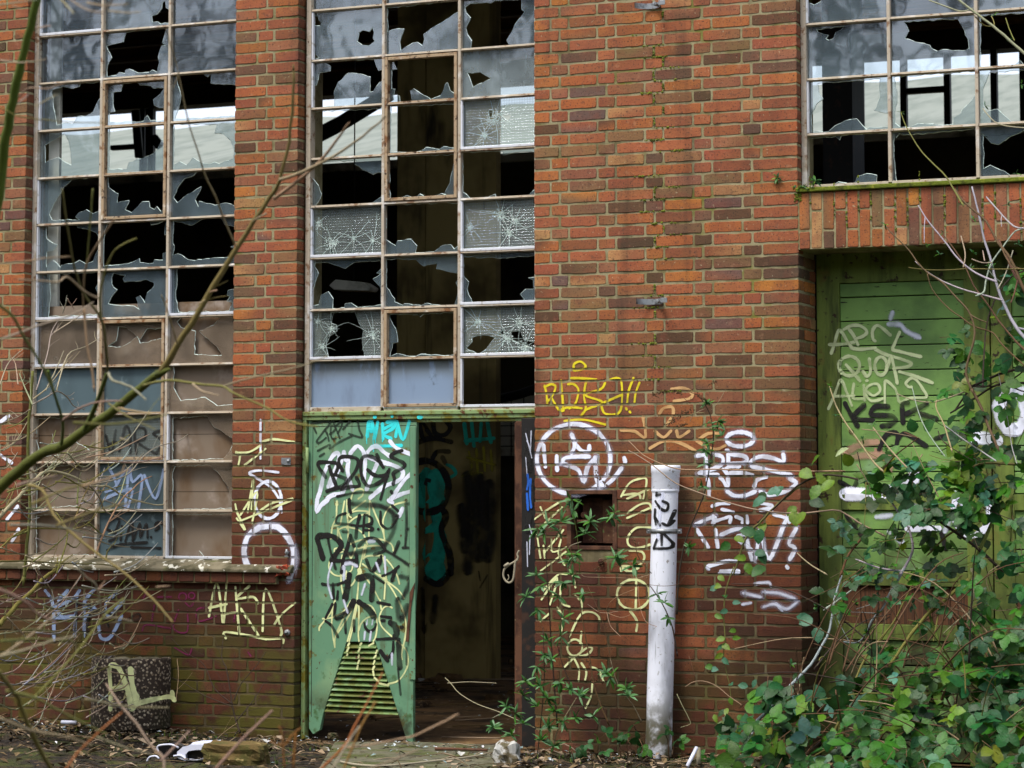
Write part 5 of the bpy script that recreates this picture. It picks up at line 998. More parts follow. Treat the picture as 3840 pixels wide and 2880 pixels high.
for _ in range(40):
    x, y = RN.uniform(-10, -6.5), RN.uniform(.5, 6); a = RN.uniform(-.5, .5); L = RN.uniform(.2, .9); x -= y*.35
    sk.tube([(x, y, .0), (x+L*math.cos(a), y+L*math.sin(a), .02)], .007, .005, 4, RN.choice(LC))
sk.build('twig_litter', 'litter', kind='stuff')
# ------------------------------------------------------------------ plants
GREEN, OLIVE, GREY, BROWN, PINK, ORANGE, PALE, DARK = [lin(c) for c in ((78, 92, 22), (110, 106, 50), (150, 142, 118), (92, 66, 42), (150, 130, 100), (132, 84, 30), (152, 153, 152), (50, 38, 28))]
def S(mb, reg, data, d0, d1, w0, w1, col, side=0, y=None, slen=(50, 170), n=6):
    """stems traced in a view; d0-d1: distance from the eye, or y=(y0, y1): distance from the wall"""
    k = REG[reg][2]; own = mb if isinstance(mb, tuple) else None
    for pl in spl(reg, data):
        if own: mb = MB()
        m = len(pl); P = []
        for i, (x, yy) in enumerate(pl):
            t = i/max(1, m-1); P.append(PY(x, yy, y[0]+(y[1]-y[0])*t) if y else PD(x, yy, d0+(d1-d0)*t))
        dm = sum((p-EYEP).dot(FW) for p in P)/m; r0, r1 = w0/k*dm/F_PX*.5, w1/k*dm/F_PX*.5
        C = catmull(P, 4); c = tuple(v*RN.uniform(.85, 1.15) for v in col)
        for i in range(1, len(C)-1): C[i] = C[i]+Vector((RN.gauss(0, 1), RN.gauss(0, 1), RN.gauss(0, 1)))*r0*.12
        mb.tube(C, r0, r1, n, c, knots=.12)
        e = C[-1]; dr = (C[-1]-C[-2]).normalized(); mb.tube([e-dr*r1, e+dr*r1*1.5, e+dr*r1*4.5], r1*1.35, r1*.4, 5, c)
        for _ in range(side):
            i = RN.randint(1, len(C)-2); t = (C[i+1]-C[i]).normalized(); a = RN.choice((-1, 1))*RN.uniform(.4, 1.0)
            q = Matrix.Rotation(a, 3, FW) @ t; q = (q+Vector((RN.gauss(0, .15), RN.gauss(0, .25), .15))).normalized(); L = RN.uniform(*slen)*dm/F_PX
            p1 = C[i]+q*L*.5+Vector((0, 0, RN.uniform(-.02, .05)*L)); p2 = p1+(q+Vector((RN.gauss(0, .2), 0, RN.uniform(-.1, .45)))).normalized()*L*.5
            rr = max(r1*.8, r0*.22)*RN.uniform(.6, 1)
            mb.tube(catmull([C[i], p1, p2], 3), rr, rr*.55, 5, c, knots=.1); dq = (p2-p1).normalized(); mb.tube([p2, p2+dq*rr*3], rr*.9, rr*.2, 4, c)
        if own: mb.build(own[1], 'bark', own[0])
def leaf(mb, base, d, up, L, W, col, fold=.22, curl=.2, serr=.08):
    d = d.normalized(); sd = d.cross(up)
    if sd.length < 1e-4: sd = d.orthogonal()
    sd = sd.normalized(); up = sd.cross(d); vs = []; cs = []
    prof = ((0, .05), (.10, .58), (.20, .84), (.32, 1.0), (.44, 1.0), (.55, .97), (.66, .84), (.77, .66), (.87, .38), (1.0, 0.01))
    for i, (t, w) in enumerate(prof):
        c = base+d*L*t-up*(curl*L*t*t); w2 = w*W*.5*(1+RN.uniform(-serr, serr)+(serr if i % 2 else -serr)*.35); tw = RN.uniform(-.04, .04)*W
        vs += [c-sd*w2+up*(fold*w2+tw), c, c+sd*w2+up*(fold*w2-tw)]
        cs += [tuple(v*.95 for v in col), tuple(v*1.18 for v in col), col]
    mb.add(vs, [f for i in range(len(prof)-1) for f in ((3*i, 3*i+1, 3*i+4, 3*i+3), (3*i+1, 3*i+2, 3*i+5, 3*i+4))], 0, cs, smooth=True)
LFC = [lin(c) for c in ((44, 94, 28), (36, 88, 36), (56, 106, 28), (28, 68, 26), (66, 112, 24), (38, 92, 50), (34, 70, 20))]
YGC = [lin(c) for c in ((96, 128, 22), (80, 118, 24), (104, 130, 34))]
BLC = [lin(c) for c in ((66, 116, 88), (78, 124, 102), (56, 104, 76))]
def rnd(a=1.0): return Vector((RN.gauss(0, a), RN.gauss(0, a), RN.gauss(0, a)))
def lcol(): return tuple(v*RN.uniform(.75, 1.2) for v in (RN.choice(YGC) if RN.random() < .07 else RN.choice(BLC) if RN.random() < .08 else RN.choice(LFC)))
def triple(fo, st, p, L, col=None, up=None):
    up = (up or (Vector((-.05, -.75, .75))+rnd(.5))).normalized(); d = (Vector((RN.gauss(0, 1), -.4, RN.gauss(-.15, .6)))).normalized(); d = (d-up*d.dot(up)).normalized()
    pet = p-d*L*.7-up*L*.25; st.tube([pet, p-d*L*.1, p], L*.022, L*.014, 4, BROWN)
    c = col or lcol()
    for a, s in ((0, 1.0), (1.25, .82), (-1.25, .82)):
        q = Matrix.Rotation(a+RN.uniform(-.2, .2), 3, up) @ d; leaf(fo, p+q*L*.06, q, (up+rnd(.12)).normalized(), L*s, L*s*RN.uniform(.62, .76), tuple(v*RN.uniform(.88, 1.12) for v in c), curl=RN.uniform(.05, .3), serr=.07, fold=.16)
BRAM = []
BL = ['leafy bramble at the foot of the brick pier right of the pipe', 'bramble with pale arching canes in front of the left gate leaf', 'dense bramble mound before the middle of the gate', 'bramble with a yellow green cane before the gate', 'tall bramble tangle at the right edge']
BX = [2790, 3060, 3320, 3560, 3790]
for x, lb in zip(BX, BL):
    o = PZ(x, 2930, 0); BRAM.append((thing('bramble', lb, 'bramble', (o.x, o.y, 0), 'brambles before the gate'), MB(), MB(), x))
def near(x): return min(BRAM, key=lambda b: abs(b[3]-x))
def fill(poly, n, y0, y1, L0, L1, bias=None):
    xa, xb = min(p[0] for p in poly), max(p[0] for p in poly); ya, yb = min(p[1] for p in poly), max(p[1] for p in poly)
    while n > 0:
        x, y = RN.uniform(xa, xb), RN.uniform(ya, yb)
        if not inside((x, y), poly): continue
        t = (y-ya)/(yb-ya); Y = y0+(y1-y0)*(t*.7+RN.random()*.3); p = PY(x, y, Y)
        if p.z < .02: continue
        b = near(x+RN.gauss(0, 40)); triple(b[1], b[2], p, RN.uniform(L0, L1)); n -= 1
fill([(2640, 2900), (2760, 2640), (2900, 2560), (3080, 2600), (3240, 2560), (3420, 2600), (3560, 2480), (3840, 2380), (3880, 2900)], 250, -.35, -1.7, .075, .125)
fill([(3150, 2560), (3200, 2500), (3500, 2300), (3840, 2200), (3840, 2560)], 44, -.3, -1.0, .06, .10)
fill([(3230, 1760), (3330, 1690), (3500, 1730), (3690, 1700), (3740, 1860), (3620, 1990), (3420, 1960), (3240, 1850)], 80, -.35, -.85, .07, .11)
fill([(3560, 1200), (3700, 1080), (3860, 1000), (3860, 1500), (3640, 1640), (3520, 1560)], 44, -.4, -.9, .06, .10)
fill([(3560, 1640), (3860, 1500), (3860, 2400), (3600, 2450), (3640, 2050)], 60, -.4, -1.1, .06, .10)
fill([(3120, 1900), (3450, 1950), (3600, 2150), (3500, 2300), (3150, 2200)], 34, -.3, -.8, .045, .08)
fill([(3060, 1960), (3500, 2010), (3860, 1900), (3860, 2420), (3100, 2380)], 40, -.35, -.9, .055, .095)
SPEC = [('E3', '350,815 455,760 610,860 640,890', 1), ('E3', '780,765 570,910 520,930 285,1150 400,1155', 1), ('E3', '650,690', 2), ('E3', '430,1055 30,1290 60,1600 -10,1330', 0), ('E3', '190,970 70,1030', 3), ('E3', '1660,580 1740,680 1640,700 1700,760', 1),
        ('E3', '980,830 1230,800 1290,900 1190,800 1500,760', 3), ('E3', '1700,80 1570,120 1820,30 1940,210 1900,120', 0), ('E3', '1390,480 1300,490 1580,430 1650,350 1830,400', 0), ('E3', '1560,960 1760,950 1850,830 2100,620 1970,660', 0), ('E3', '770,1260 680,1330 740,1480', 3),
        ('E4', '300,880 190,890 600,180 560,200', 0), ('E4', '430,440 500,490 460,420', 3), ('E4', '2010,880', 2), ('E4', '700,880 830,920 550,1090 450,1010', 3), ('E2', '2060,900 2120,880 1900,1290 2040,1380 2160,900', 0)]
for reg, data, k in SPEC:
    for x, y in spl(reg, data)[0]:
        p = PY(x, y, -.32-RN.random()*.15); b = near(x); c = RN.choice((LFC, YGC, [lin((170, 184, 140))], BLC)[k])
        d = Vector((RN.gauss(0, 1), -.3, RN.gauss(-.3, .8))); leaf(b[1], p, d, (Vector((0, -.8, .6))+rnd(.2)).normalized(), RN.uniform(.085, .11), RN.uniform(.062, .08), c, curl=.15)
# hanging shoot beside the pipe
v1, v2 = BRAM[0][1], (BRAM[0][0], 'cane')
S(v2, 'C4', '1665,-10 1600,180 1580,400 1592,600 1580,700 1600,860 1625,960 1640,1100', 0, 0, 13, 6, OLIVE, y=(-.3, -.25))
S(v2, 'C3', '2210,930 2100,1020 2000,1110 1900,1220 1800,1310 1740,1420 1700,1560 1665,1650', 0, 0, 22, 14, OLIVE, y=(-.32, -.3))
for x, y, k in ((1560, 85, 1), (1490, 170, 3), (1530, 150, 1), (1590, 230, 0), (1680, 285, 3), (1580, 360, 3), (1535, 400, 1), (1650, 520, 1), (1680, 580, 1), (1550, 590, 1), (1545, 660, 0), (1595, 650, 1), (1540, 730, 1), (1590, 770, 3), (1505, 840, 3), (1450, 820, 0), (1640, 960, 3), (1830, 960, 3), (1740, 975, 3), (1640, 1110, 1), (1560, 1200, 0), (1510, 1250, 1), (1600, 1190, 1), (1720, 1250, 0)):
    p = PY(2000+x/2.212, 2130+y/2.212, -.3); d = Vector((RN.uniform(-1, 1), -.3, RN.uniform(-1, .2))); leaf(v1, p-d.normalized()*.03, d, (Vector((0, -1, .4))+rnd(.25)).normalized(), RN.uniform(.05, .065), RN.uniform(.03, .042), RN.choice((LFC, YGC, LFC, BLC)[k]), curl=.2)
for x, y, k in ((1900, 1020, 0), (2040, 960, 3), (2150, 1130, 1), (1900, 1270, 1), (1830, 1320, 1), (1600, 1430, 0), (1730, 1530, 1), (1900, 1530, 0), (1780, 1610, 1), (1700, 1370, 1), (2140, 1150, 1), (1870, 1490, 3)):
    p = PY(2000+x/2.212, 1400+y/2.212, -.31); d = Vector((RN.uniform(-1, 1), -.3, RN.uniform(-1, .2))); leaf(v1, p-d.normalized()*.03, d, (Vector((0, -1, .4))+rnd(.25)).normalized(), RN.uniform(.065, .085), RN.uniform(.045, .06), RN.choice((LFC, YGC, LFC, BLC)[k]), curl=.2)
C0, C1, C2, C3_, C4_ = [(b[0], 'cane') for b in BRAM]
S(C0, 'C3', '790,560 840,610 930,690 1090,760 1250,800 1500,795 1800,805 2212,812 2560,810', 0, 0, 9, 13, PINK, y=(-.34, -.36)); S(C0, 'C3', '790,640 880,690 1000,770 1180,910 1400,1000 1640,1080 1900,1140 2212,1162 2480,1135 2580,1160 2720,1250 2900,1340', 0, 0, 9, 16, PINK, y=(-.36, -.4))
S(C1, 'E3', '0,1240 150,1110 300,960 430,880 560,845 680,850 830,880 1000,960 1130,1040 1300,1110 1450,1190 1600,1290 1800,1430 2000,1610', 0, 0, 14, 26, DARK, y=(-.3, -.6)); S(C1, 'E3', '850,820 1000,930 1130,1020 1250,1090', 0, 0, 10, 22, BROWN, y=(-.3, -.5))
S(C1, 'E3', '890,1340 760,1500 700,1650', 0, 0, 20, 22, BROWN, y=(-.4, -.5)); S(C1, 'E3', '330,1490 430,1580 560,1659', 0, 0, 9, 14, PINK, y=(-.4, -.5))
S(C1, 'E4', '700,60 640,260 620,400 590,540 520,670 460,780 380,870 280,970 200,1070 110,1160 0,1270', 0, 0, 18, 30, PALE, 2, y=(-.5, -.8)); S(C1, 'E4', '1020,0 860,130 760,200 640,290 580,330', 0, 0, 10, 18, PALE, 1, y=(-.5, -.55))
S(C2, 'E4', '1330,60 1240,230 1130,450 1000,610 900,740 830,890 760,1060 700,1230 620,1390', 0, 0, 14, 26, OLIVE, 3, y=(-.5, -.9)); S(C2, 'E4', '1220,0 1140,150 1090,230 1040,330 960,420 920,500 880,580 810,620 735,615', 0, 0, 24, 10, PALE, 3, y=(-.55, -.5))
S(C2, 'E3', '1100,1050 1200,1200 1260,1300 1290,1450 1250,1560 1190,1659', 0, 0, 16, 26, PALE, 1, y=(-.5, -.55)); S(C2, 'E4', '1770,80 1560,260 1400,400 1240,600 1080,850 1030,1000 1030,1270', 0, 0, 34, 24, OLIVE, 3, y=(-.6, -.8))
S(C3_, 'E4', '1320,0 1400,300 1500,600 1600,980', 0, 0, 22, 16, GREEN, y=(-.5, -.8)); S(C3_, 'E3', '2120,1010 2020,1130 1950,1230 1880,1390 1820,1530 1770,1690', 0, 0, 22, 40, OLIVE, 2, y=(-.5, -.6)); S(C3_, 'E3', '1950,1210 1780,1230 1700,1270 1560,1360 1420,1500', 0, 0, 26, 12, OLIVE, 2, y=(-.5, -.5))
S(C3_, 'E4', '1780,0 1795,200 1770,330 1740,470', 0, 0, 30, 18, GREY, 1, y=(-.6, -.6)); S(C3_, 'E3', '2212,760 1900,745 1720,800 1500,870', 0, 0, 24, 12, OLIVE, 1, y=(-.5, -.5)); S(C4_, 'E3', '1640,310 1760,130 1850,80 2000,10 2212,-50', 0, 0, 18, 22, DARK, 2, y=(-.5, -.6)); S(C4_, 'E3', '1600,330 1800,210 2000,90 2212,80', 0, 0, 14, 20, DARK, 2, y=(-.5, -.6))
S(C4_, 'E3', '1160,170 1290,220 1450,240 1620,190 1780,130', 0, 0, 8, 14, PINK, y=(-.45, -.5))
for i in range(115):                                       # canes and dead stems of the tangle
    x = RN.uniform(2960, 3880); y = RN.uniform(2420, 2900); b = near(x); Y = RN.uniform(-1.2, -.3); a = PY(x, y, Y)
    if a.z < 0: a.z = .0
    L = RN.uniform(.25, .9); d = Vector((RN.gauss(0, .6) if x > 3300 else abs(RN.gauss(.1, .4)), RN.gauss(-.1, .3), RN.uniform(.1, 1.0))).normalized()
    P = [a, a+d*L*.4, a+d*L*.75+Vector((d.x*.1, -.05, -.03)), a+d*L+Vector((d.x*.25, -.1, -.16*L))]
    b[2].tube(catmull(P, 4), .0055*RN.uniform(.6, 1.2), .0025, 5, RN.choice((BROWN, DARK, DARK, PINK, OLIVE, BROWN, BROWN)), knots=.1)
for i in range(60):
    x = RN.uniform(3200, 3860); y = RN.uniform(1600, 2500); b = near(x); a = PY(x, y, RN.uniform(-.7, -.25)); L = RN.uniform(.15, .5)
    d = Vector((RN.gauss(0, .8), RN.gauss(0, .2), RN.gauss(.1, .6))).normalized(); b[2].tube(catmull([a, a+d*L*.5+rnd(.02), a+d*L+rnd(.03)], 3), .0038, .0018, 4, RN.choice((BROWN, DARK, PINK, OLIVE)))
for b in BRAM: b[1].build('foliage', 'leaf', b[0]); b[2].build('dead_stem_tangle', 'bark', b[0], kind='stuff')
# bare elder shrub in front of the gate and right window
o = PZ(3900, 3000, 0); eld = thing('elder_shrub', 'bare elder shrub with pale stems reaching over the gate lintel from the right', 'shrub', (o.x, o.y, 0)); e = (eld, 'stem'); ef = MB(); Q = dict(y=(-.6, -.9))
S(e, 'E1', '1420,0 1580,60 1690,95 1770,75', 0, 0, 12, 12, GREY, y=(-.9, -.9)); S(e, 'E1', '1640,-20 1800,100 1960,220 2130,370 2300,520', 0, 0, 20, 26, GREY, 1, y=(-.9, -.9)); S(e, 'E1', '1190,930 1240,1060 1350,1240 1440,1340 1560,1460 1640,1590 1700,1690', 0, 0, 8, 16, OLIVE, **Q); S(e, 'E1', '1870,900 1970,1010 2100,1050 2300,1065', 0, 0, 9, 12, GREY, **Q); S(e, 'E1', '2060,150 2090,240 2130,330;1940,130 1965,190 1950,215 1880,210 1810,140', 0, 0, 8, 10, OLIVE, **Q)
S(e, 'E2', '1640,20 1700,110 1800,200 1900,290 2000,470 2100,600 2230,900', 0, 0, 14, 26, BROWN, 2, **Q); S(e, 'E2', '1780,0 1830,200 1880,430 1940,620 1990,830 2060,1000 2150,1170 2260,1300', 0, 0, 14, 30, PALE, 1, **Q); S(e, 'E2', '1335,155 1420,290 1560,460 1650,580 1760,680 1860,740 1960,780', 0, 0, 10, 18, PALE, 1, **Q)
S(e, 'E2', '1900,85 2000,200 2130,330 2250,345;2250,340 2140,370 2060,470 1950,620 1900,760 1880,870 1830,900', 0, 0, 12, 16, PALE, 1, **Q); S(e, 'E2', '1060,320 1120,390 1260,530 1330,630 1420,720 1530,790 1640,910 1750,1030 1800,1170 1790,1300 1730,1530 1780,1690', 0, 0, 9, 22, BROWN, 1, **Q)
S(e, 'E2', '1310,620 1400,700 1530,780 1700,850 1880,900 2010,935', 0, 0, 9, 16, PALE, **Q); S(e, 'E2', '1255,670 1420,690 1600,690 1760,680 2000,685 2260,680', 0, 0, 6, 10, OLIVE, **Q); S(e, 'E2', '1410,720 1440,830 1510,930 1600,1020 1700,1090 1800,1160 1950,1210 2030,1310 2230,1500', 0, 0, 8, 14, BROWN, **Q)
S(e, 'E2', '1690,410 1725,560 1710,660;1780,600 1860,630 1940,630;1870,530 1885,610;2120,530 2060,720 2000,840', 0, 0, 10, 10, GREY, **Q); S(e, 'E2', '2000,440 2060,560 2130,720 2250,920', 0, 0, 16, 26, BROWN, 1, **Q); S(e, 'E2', '1520,370 1620,500 1700,620 1750,720 1800,830 1900,960 2000,1110 2150,1290 2250,1380', 0, 0, 9, 18, BROWN, **Q); S(e, 'E2', '2250,690 2150,720 2060,800 1960,960 1900,1170 1880,1400 1870,1640', 0, 0, 12, 14, DARK, **Q)
S(e, 'E3', '600,110 650,260 720,390 860,590 960,730 1030,800', 0, 0, 10, 18, PINK, **Q); S(e, 'E3', '960,450 1100,630 1230,770', 0, 0, 10, 14, PINK, **Q); S(e, 'E3', '1520,170 1480,270 1550,430 1610,630', 0, 0, 9, 14, PINK, **Q); S(e, 'E3', '1720,0 1840,250 1910,420 1990,610', 0, 0, 26, 22, BROWN, **Q); S(e, 'E3', '1285,120 1340,330 1420,500 1550,680', 0, 0, 7, 9, PALE, **Q); S(e, 'E3', '1540,420 1700,540 1850,640 1970,720', 0, 0, 9, 12, PALE, **Q); S(e, 'E3', '2000,0 2080,400 2110,600 2150,740', 0, 0, 6, 8, PALE, **Q); S(e, 'E3', '1040,800 1170,660 1330,540;1220,490 1320,530', 0, 0, 12, 10, BROWN, **Q)
def sprout(fo, reg, x, y, Y, n, L, W, cols=None, sp=1.0):
    ox, oy, k = REG[reg]; p = PY(ox+x/k, oy+y/k, Y)
    for i in range(n):
        d = Vector((RN.gauss(0, sp), RN.gauss(-.3, .5), RN.gauss(.25, .7))); leaf(fo, p, d, (Vector((0, -.5, .8))+rnd(.3)).normalized(), L*RN.uniform(.6, 1.1), W*RN.uniform(.7, 1.1), RN.choice(cols or LFC+YGC[:1]), curl=.25)
for x, y, n in ((1060, 315, 5), (1405, 490, 4), (1545, 380, 3), (1790, 270, 4), (1790, 545, 5), (2080, 150, 7), (1920, 660, 5), (1970, 640, 3), (2170, 480, 4), (1760, 680, 3), (1510, 560, 3)): sprout(ef, 'E2', x, y, -.75, n, .035, .011)
for x, y, n in ((1890, 880, 7), (1965, 120, 4), (2150, 1440, 5), (2120, 320, 3), (1195, 935, 3), (2190, 700, 4)): sprout(ef, 'E1', x, y, -.75, n, .035, .011)
for x, y, n in ((610, 110, 7), (650, 340, 4), (960, 425, 4), (1075, 645, 4), (875, 545, 4), (1530, 170, 4), (1460, 240, 4)): sprout(ef, 'E3', x, y, -.7, n, .035, .011)
for x, y, n in ((780, 110, 12), (990, 230, 10), (500, 320, 9), (910, 540, 12), (810, 290, 6), (1000, 380, 5), (280, 800, 6), (740, 60, 5)): sprout(ef, 'E4', x, y, -.6, n, .04, .014)
ef.build('bud_leaf', 'leaf', eld)
# butterfly bushes against the pier
NAR = [lin(c) for c in ((58, 108, 46), (84, 128, 76), (46, 90, 38), (100, 142, 98), (70, 122, 38))]
def panicle(mb, reg, x0, y0, x1, y1, w, Y):
    own = mb; mb = MB(); ox, oy, k = REG[reg]; a, b = PY(ox+x0/k, oy+y0/k, Y), PY(ox+x1/k, oy+y1/k, Y); r = w/k*.5/545
    for i in range(int((b-a).length/.0035)):
        t = RN.random(); p = a.lerp(b, t)+rnd(r*.55*(1-.6*t)); rock(mb, p, .005, .005, .006, .3, n=2)
    mb.build('seed_head', 'seed', own)
o = PZ(2150, 2840, 0); bb = thing('butterfly_bush', 'thin butterfly bush with narrow leaves between the door post and the pipe', 'shrub', (o.x, o.y, 0)); st, fo, pn = (bb, 'stem'), MB(), bb; Q = dict(y=(-.3, -.45))
S(st, 'C4', '630,1310 510,1000 460,700 400,400 380,200 340,0 300,-200', 0, 0, 15, 7, BROWN, **Q); S(st, 'C4', '200,1330 150,640 130,300 110,0 100,-300', 0, 0, 13, 6, DARK, **Q); S(st, 'C4', '720,1280 690,1130 690,1000 650,800 600,560 560,400 450,150', 0, 0, 10, 5, BROWN, **Q); S(st, 'C4', '460,1250 380,1080 280,900 200,640 220,560 240,300', 0, 0, 10, 5, DARK, **Q)
S(st, 'C4', '900,1280 840,1160 790,1090 700,960 640,760', 0, 0, 10, 5, PINK, **Q); S(st, 'C4', '130,1659 170,1480 200,1350 350,1090', 0, 0, 12, 8, PINK, **Q); S(st, 'C4', '20,1659 60,1300 90,900 80,500', 0, 0, 10, 6, DARK, **Q); S(st, 'C3', '385,1659 370,1400 330,1150 305,1010', 0, 0, 8, 5, OLIVE, **Q); S(st, 'C3', '290,1659 280,1540 300,1440 390,1400', 0, 0, 8, 6, GREY, **Q); S(st, 'C3', '980,1659 870,1520 840,1390 760,1240 690,1130', 0, 0, 7, 5, BROWN, **Q)
S(st, 'C4', '600,360 640,280 730,220 830,180;610,370 720,410 800,390;610,370 640,480 720,565;400,55 450,75 700,80 850,85 970,50;870,150 880,300 930,440 1020,485;450,300 560,370 700,360', 0, 0, 5, 4, PINK, **Q)
for x, y, n in ((120, 1250, 6), (230, 1230, 8), (320, 1050, 6), (335, 1140, 4), (470, 1230, 8), (440, 1330, 5), (650, 1200, 7), (670, 1160, 5), (350, 1500, 7), (310, 1560, 6), (680, 1530, 9), (720, 1590, 5), (830, 1600, 8), (30, 1290, 5), (90, 1330, 4), (210, 1310, 5)): sprout(fo, 'C3', x, y, -.4, n+3, .088, .020, NAR)
for x, y, n in ((90, 720, 7), (150, 760, 5), (220, 950, 8), (310, 1010, 9), (380, 1060, 7), (60, 980, 9), (120, 1080, 9), (180, 1190, 9), (250, 1270, 8), (120, 1320, 8), (70, 1430, 9), (170, 1480, 9), (600, 870, 9), (640, 900, 4), (770, 1000, 8), (800, 1060, 6), (500, 1230, 6), (30, 820, 5), (250, 120, 6), (330, 60, 6), (60, 150, 6), (40, 350, 5), (250, 420, 5), (210, 240, 6), (410, 220, 5), (30, 60, 5), (1030, 215, 4), (1090, 290, 4), (1115, 415, 3), (230, 570, 4), (120, 600, 4), (40, 1150, 6), (350, 1250, 5)): sprout(fo, 'C4', x, y, -.42, n+3, .078, .019, NAR)
for x, y, n in ((2150, 240, 7), (2150, 940, 9), (1990, 1150, 9), (2060, 1210, 8), (1880, 1320, 8), (2030, 1390, 8), (2130, 1060, 6), (2130, 1290, 5)): sprout(fo, 'B4', x, y, -.4, n+3, .075, .018, NAR)
S(st, 'C4', '970,150 1060,280 1120,400 1160,520 1190,700', 0, 0, 8, 14, DARK, y=(-.3, -.27)); S(st, 'C4', '1190,1045 1230,1130 1300,1270 1290,1300 1230,1320', 0, 0, 7, 5, PINK, y=(-.35, -.35)); S(st, 'C4', '1260,985 1330,945 1420,940 1520,980 1620,1060 1720,1130', 0, 0, 6, 7, PINK, y=(-.35, -.35)); S(st, 'C4', '1300,0 1240,90 1200,135 1080,150 970,140;1320,0 1365,50 1390,200 1395,265;1290,730 1350,930', 0, 0, 6, 4, BROWN, y=(-.3, -.3))
panicle(pn, 'C4', 360, 740, 470, 785, 36, -.42); panicle(pn, 'C4', 480, 920, 590, 950, 34, -.42); panicle(pn, 'C3', 515, 830, 615, 940, 40, -.4); panicle(pn, 'C3', 520, 1640, 600, 1540, 44, -.4); panicle(pn, 'C3', 820, 1380, 870, 1420, 30, -.4); panicle(pn, 'B4', 2070, 1020, 2170, 1005, 34, -.4)
fo.build('foliage', 'leaf', bb)
o = PZ(2540, 2870, 0); bb = thing('butterfly_bush', 'tall single stemmed butterfly bush with dry flower spikes right of the pipe', 'shrub', (o.x, o.y, 0)); st, fo, pn = (bb, 'stem'), MB(), bb
S(st, 'C3', '1190,2000 1200,1760 1240,1480 1300,1280 1400,1050 1440,900 1480,650 1495,500 1470,360 1420,250 1360,180', 0, 0, 16, 7, DARK, y=(-.2, -.3)); S(st, 'C3', '1480,300 1540,230 1590,140;1420,330 1340,330 1250,370;1430,290 1330,340 1300,400', 0, 0, 6, 4, PINK, y=(-.3, -.3)); S(st, 'C3', '1360,180 1250,140 1120,140 1000,180;1300,250 1220,180', 0, 0, 6, 4, BROWN, y=(-.3, -.3))
for x, y, n in ((1440, 260, 8), (1430, 235, 5), (1530, 400, 8), (1545, 440, 6), (1440, 420, 4), (1450, 580, 7), (1430, 640, 6), (1490, 740, 5), (1420, 760, 4), (1400, 940, 6), (1290, 1440, 7), (1560, 520, 3), (1480, 470, 4)): sprout(fo, 'C3', x, y, -.3, n+2, .06, .017, NAR)
panicle(pn, 'C3', 1100, 425, 1335, 285, 62, -.32); panicle(pn, 'C3', 985, 180, 1120, 140, 36, -.32); panicle(pn, 'C3', 1165, 150, 1230, 175, 36, -.32); panicle(pn, 'C3', 1355, 175, 1435, 225, 36, -.32); panicle(pn, 'C3', 1460, 95, 1520, 65, 26, -.32); panicle(pn, 'C3', 1190, 440, 1280, 420, 16, -.32)
fo.build('foliage', 'leaf', bb)
# low weeds at the wall foot
wd = [('C4', '750,1380 600,1370 690,1410 780,1410', 'young bramble shoot left of the pipe foot', -.35), ('C4', '450,1460 390,1500 300,1490 350,1600 540,1420 600,1520', 'dark low weed patch left of the pipe foot', -.4), ('C4', '900,1480 960,1500 880,1560 930,1590 830,1300 880,1420', 'low dark weed at the pipe foot', -.32), ('C4', '1090,1370 1130,1340 1220,1440 1200,1420 1380,1650 1590,1420 1460,1600', 'small weed right of the pipe foot', -.3)]
for reg, data, lb, Y in wd:
    fo, st = MB(), MB(); P = [PY(x, y, Y-RN.random()*.15) for x, y in spl(reg, data)[0]]
    for p in P:
        p.z = max(p.z, .05); triple(fo, st, p, RN.uniform(.05, .07), RN.choice(LFC[:4])); st.tube([Vector((p.x+.03, p.y, 0)), p+Vector((.02, 0, -.04)), p], .004, .003, 4, BROWN)
    o = thing('weed', lb, 'weed', (P[0].x, P[0].y, 0)); fo.build('foliage', 'leaf', o); st.build('stem', 'bark', o)
for reg, x, y, n, L, lb in (('E1', 165, 1475, 9, .055, 'small green seedling growing from the pier brickwork by the window sill'), ('E1', 480, 1500, 12, .055, 'bright green seedling standing on the mossy ledge of the right window'), ('E1', 370, 1555, 26, .03, 'tiny sprawling weed at the corner of the mossy ledge')):
    fo = MB(); sprout(fo, reg, x, y, -.015, n, L, L*.3, YGC+LFC, 1.2)
    if n == 26:
        for q in range(5): sprout(fo, reg, x-60+q*40, y+RN.uniform(-15, 15), -.02, 6, .025, .01, YGC+LFC)
    tag(fo.build('seedling', 'leaf'), lb, 'seedling')
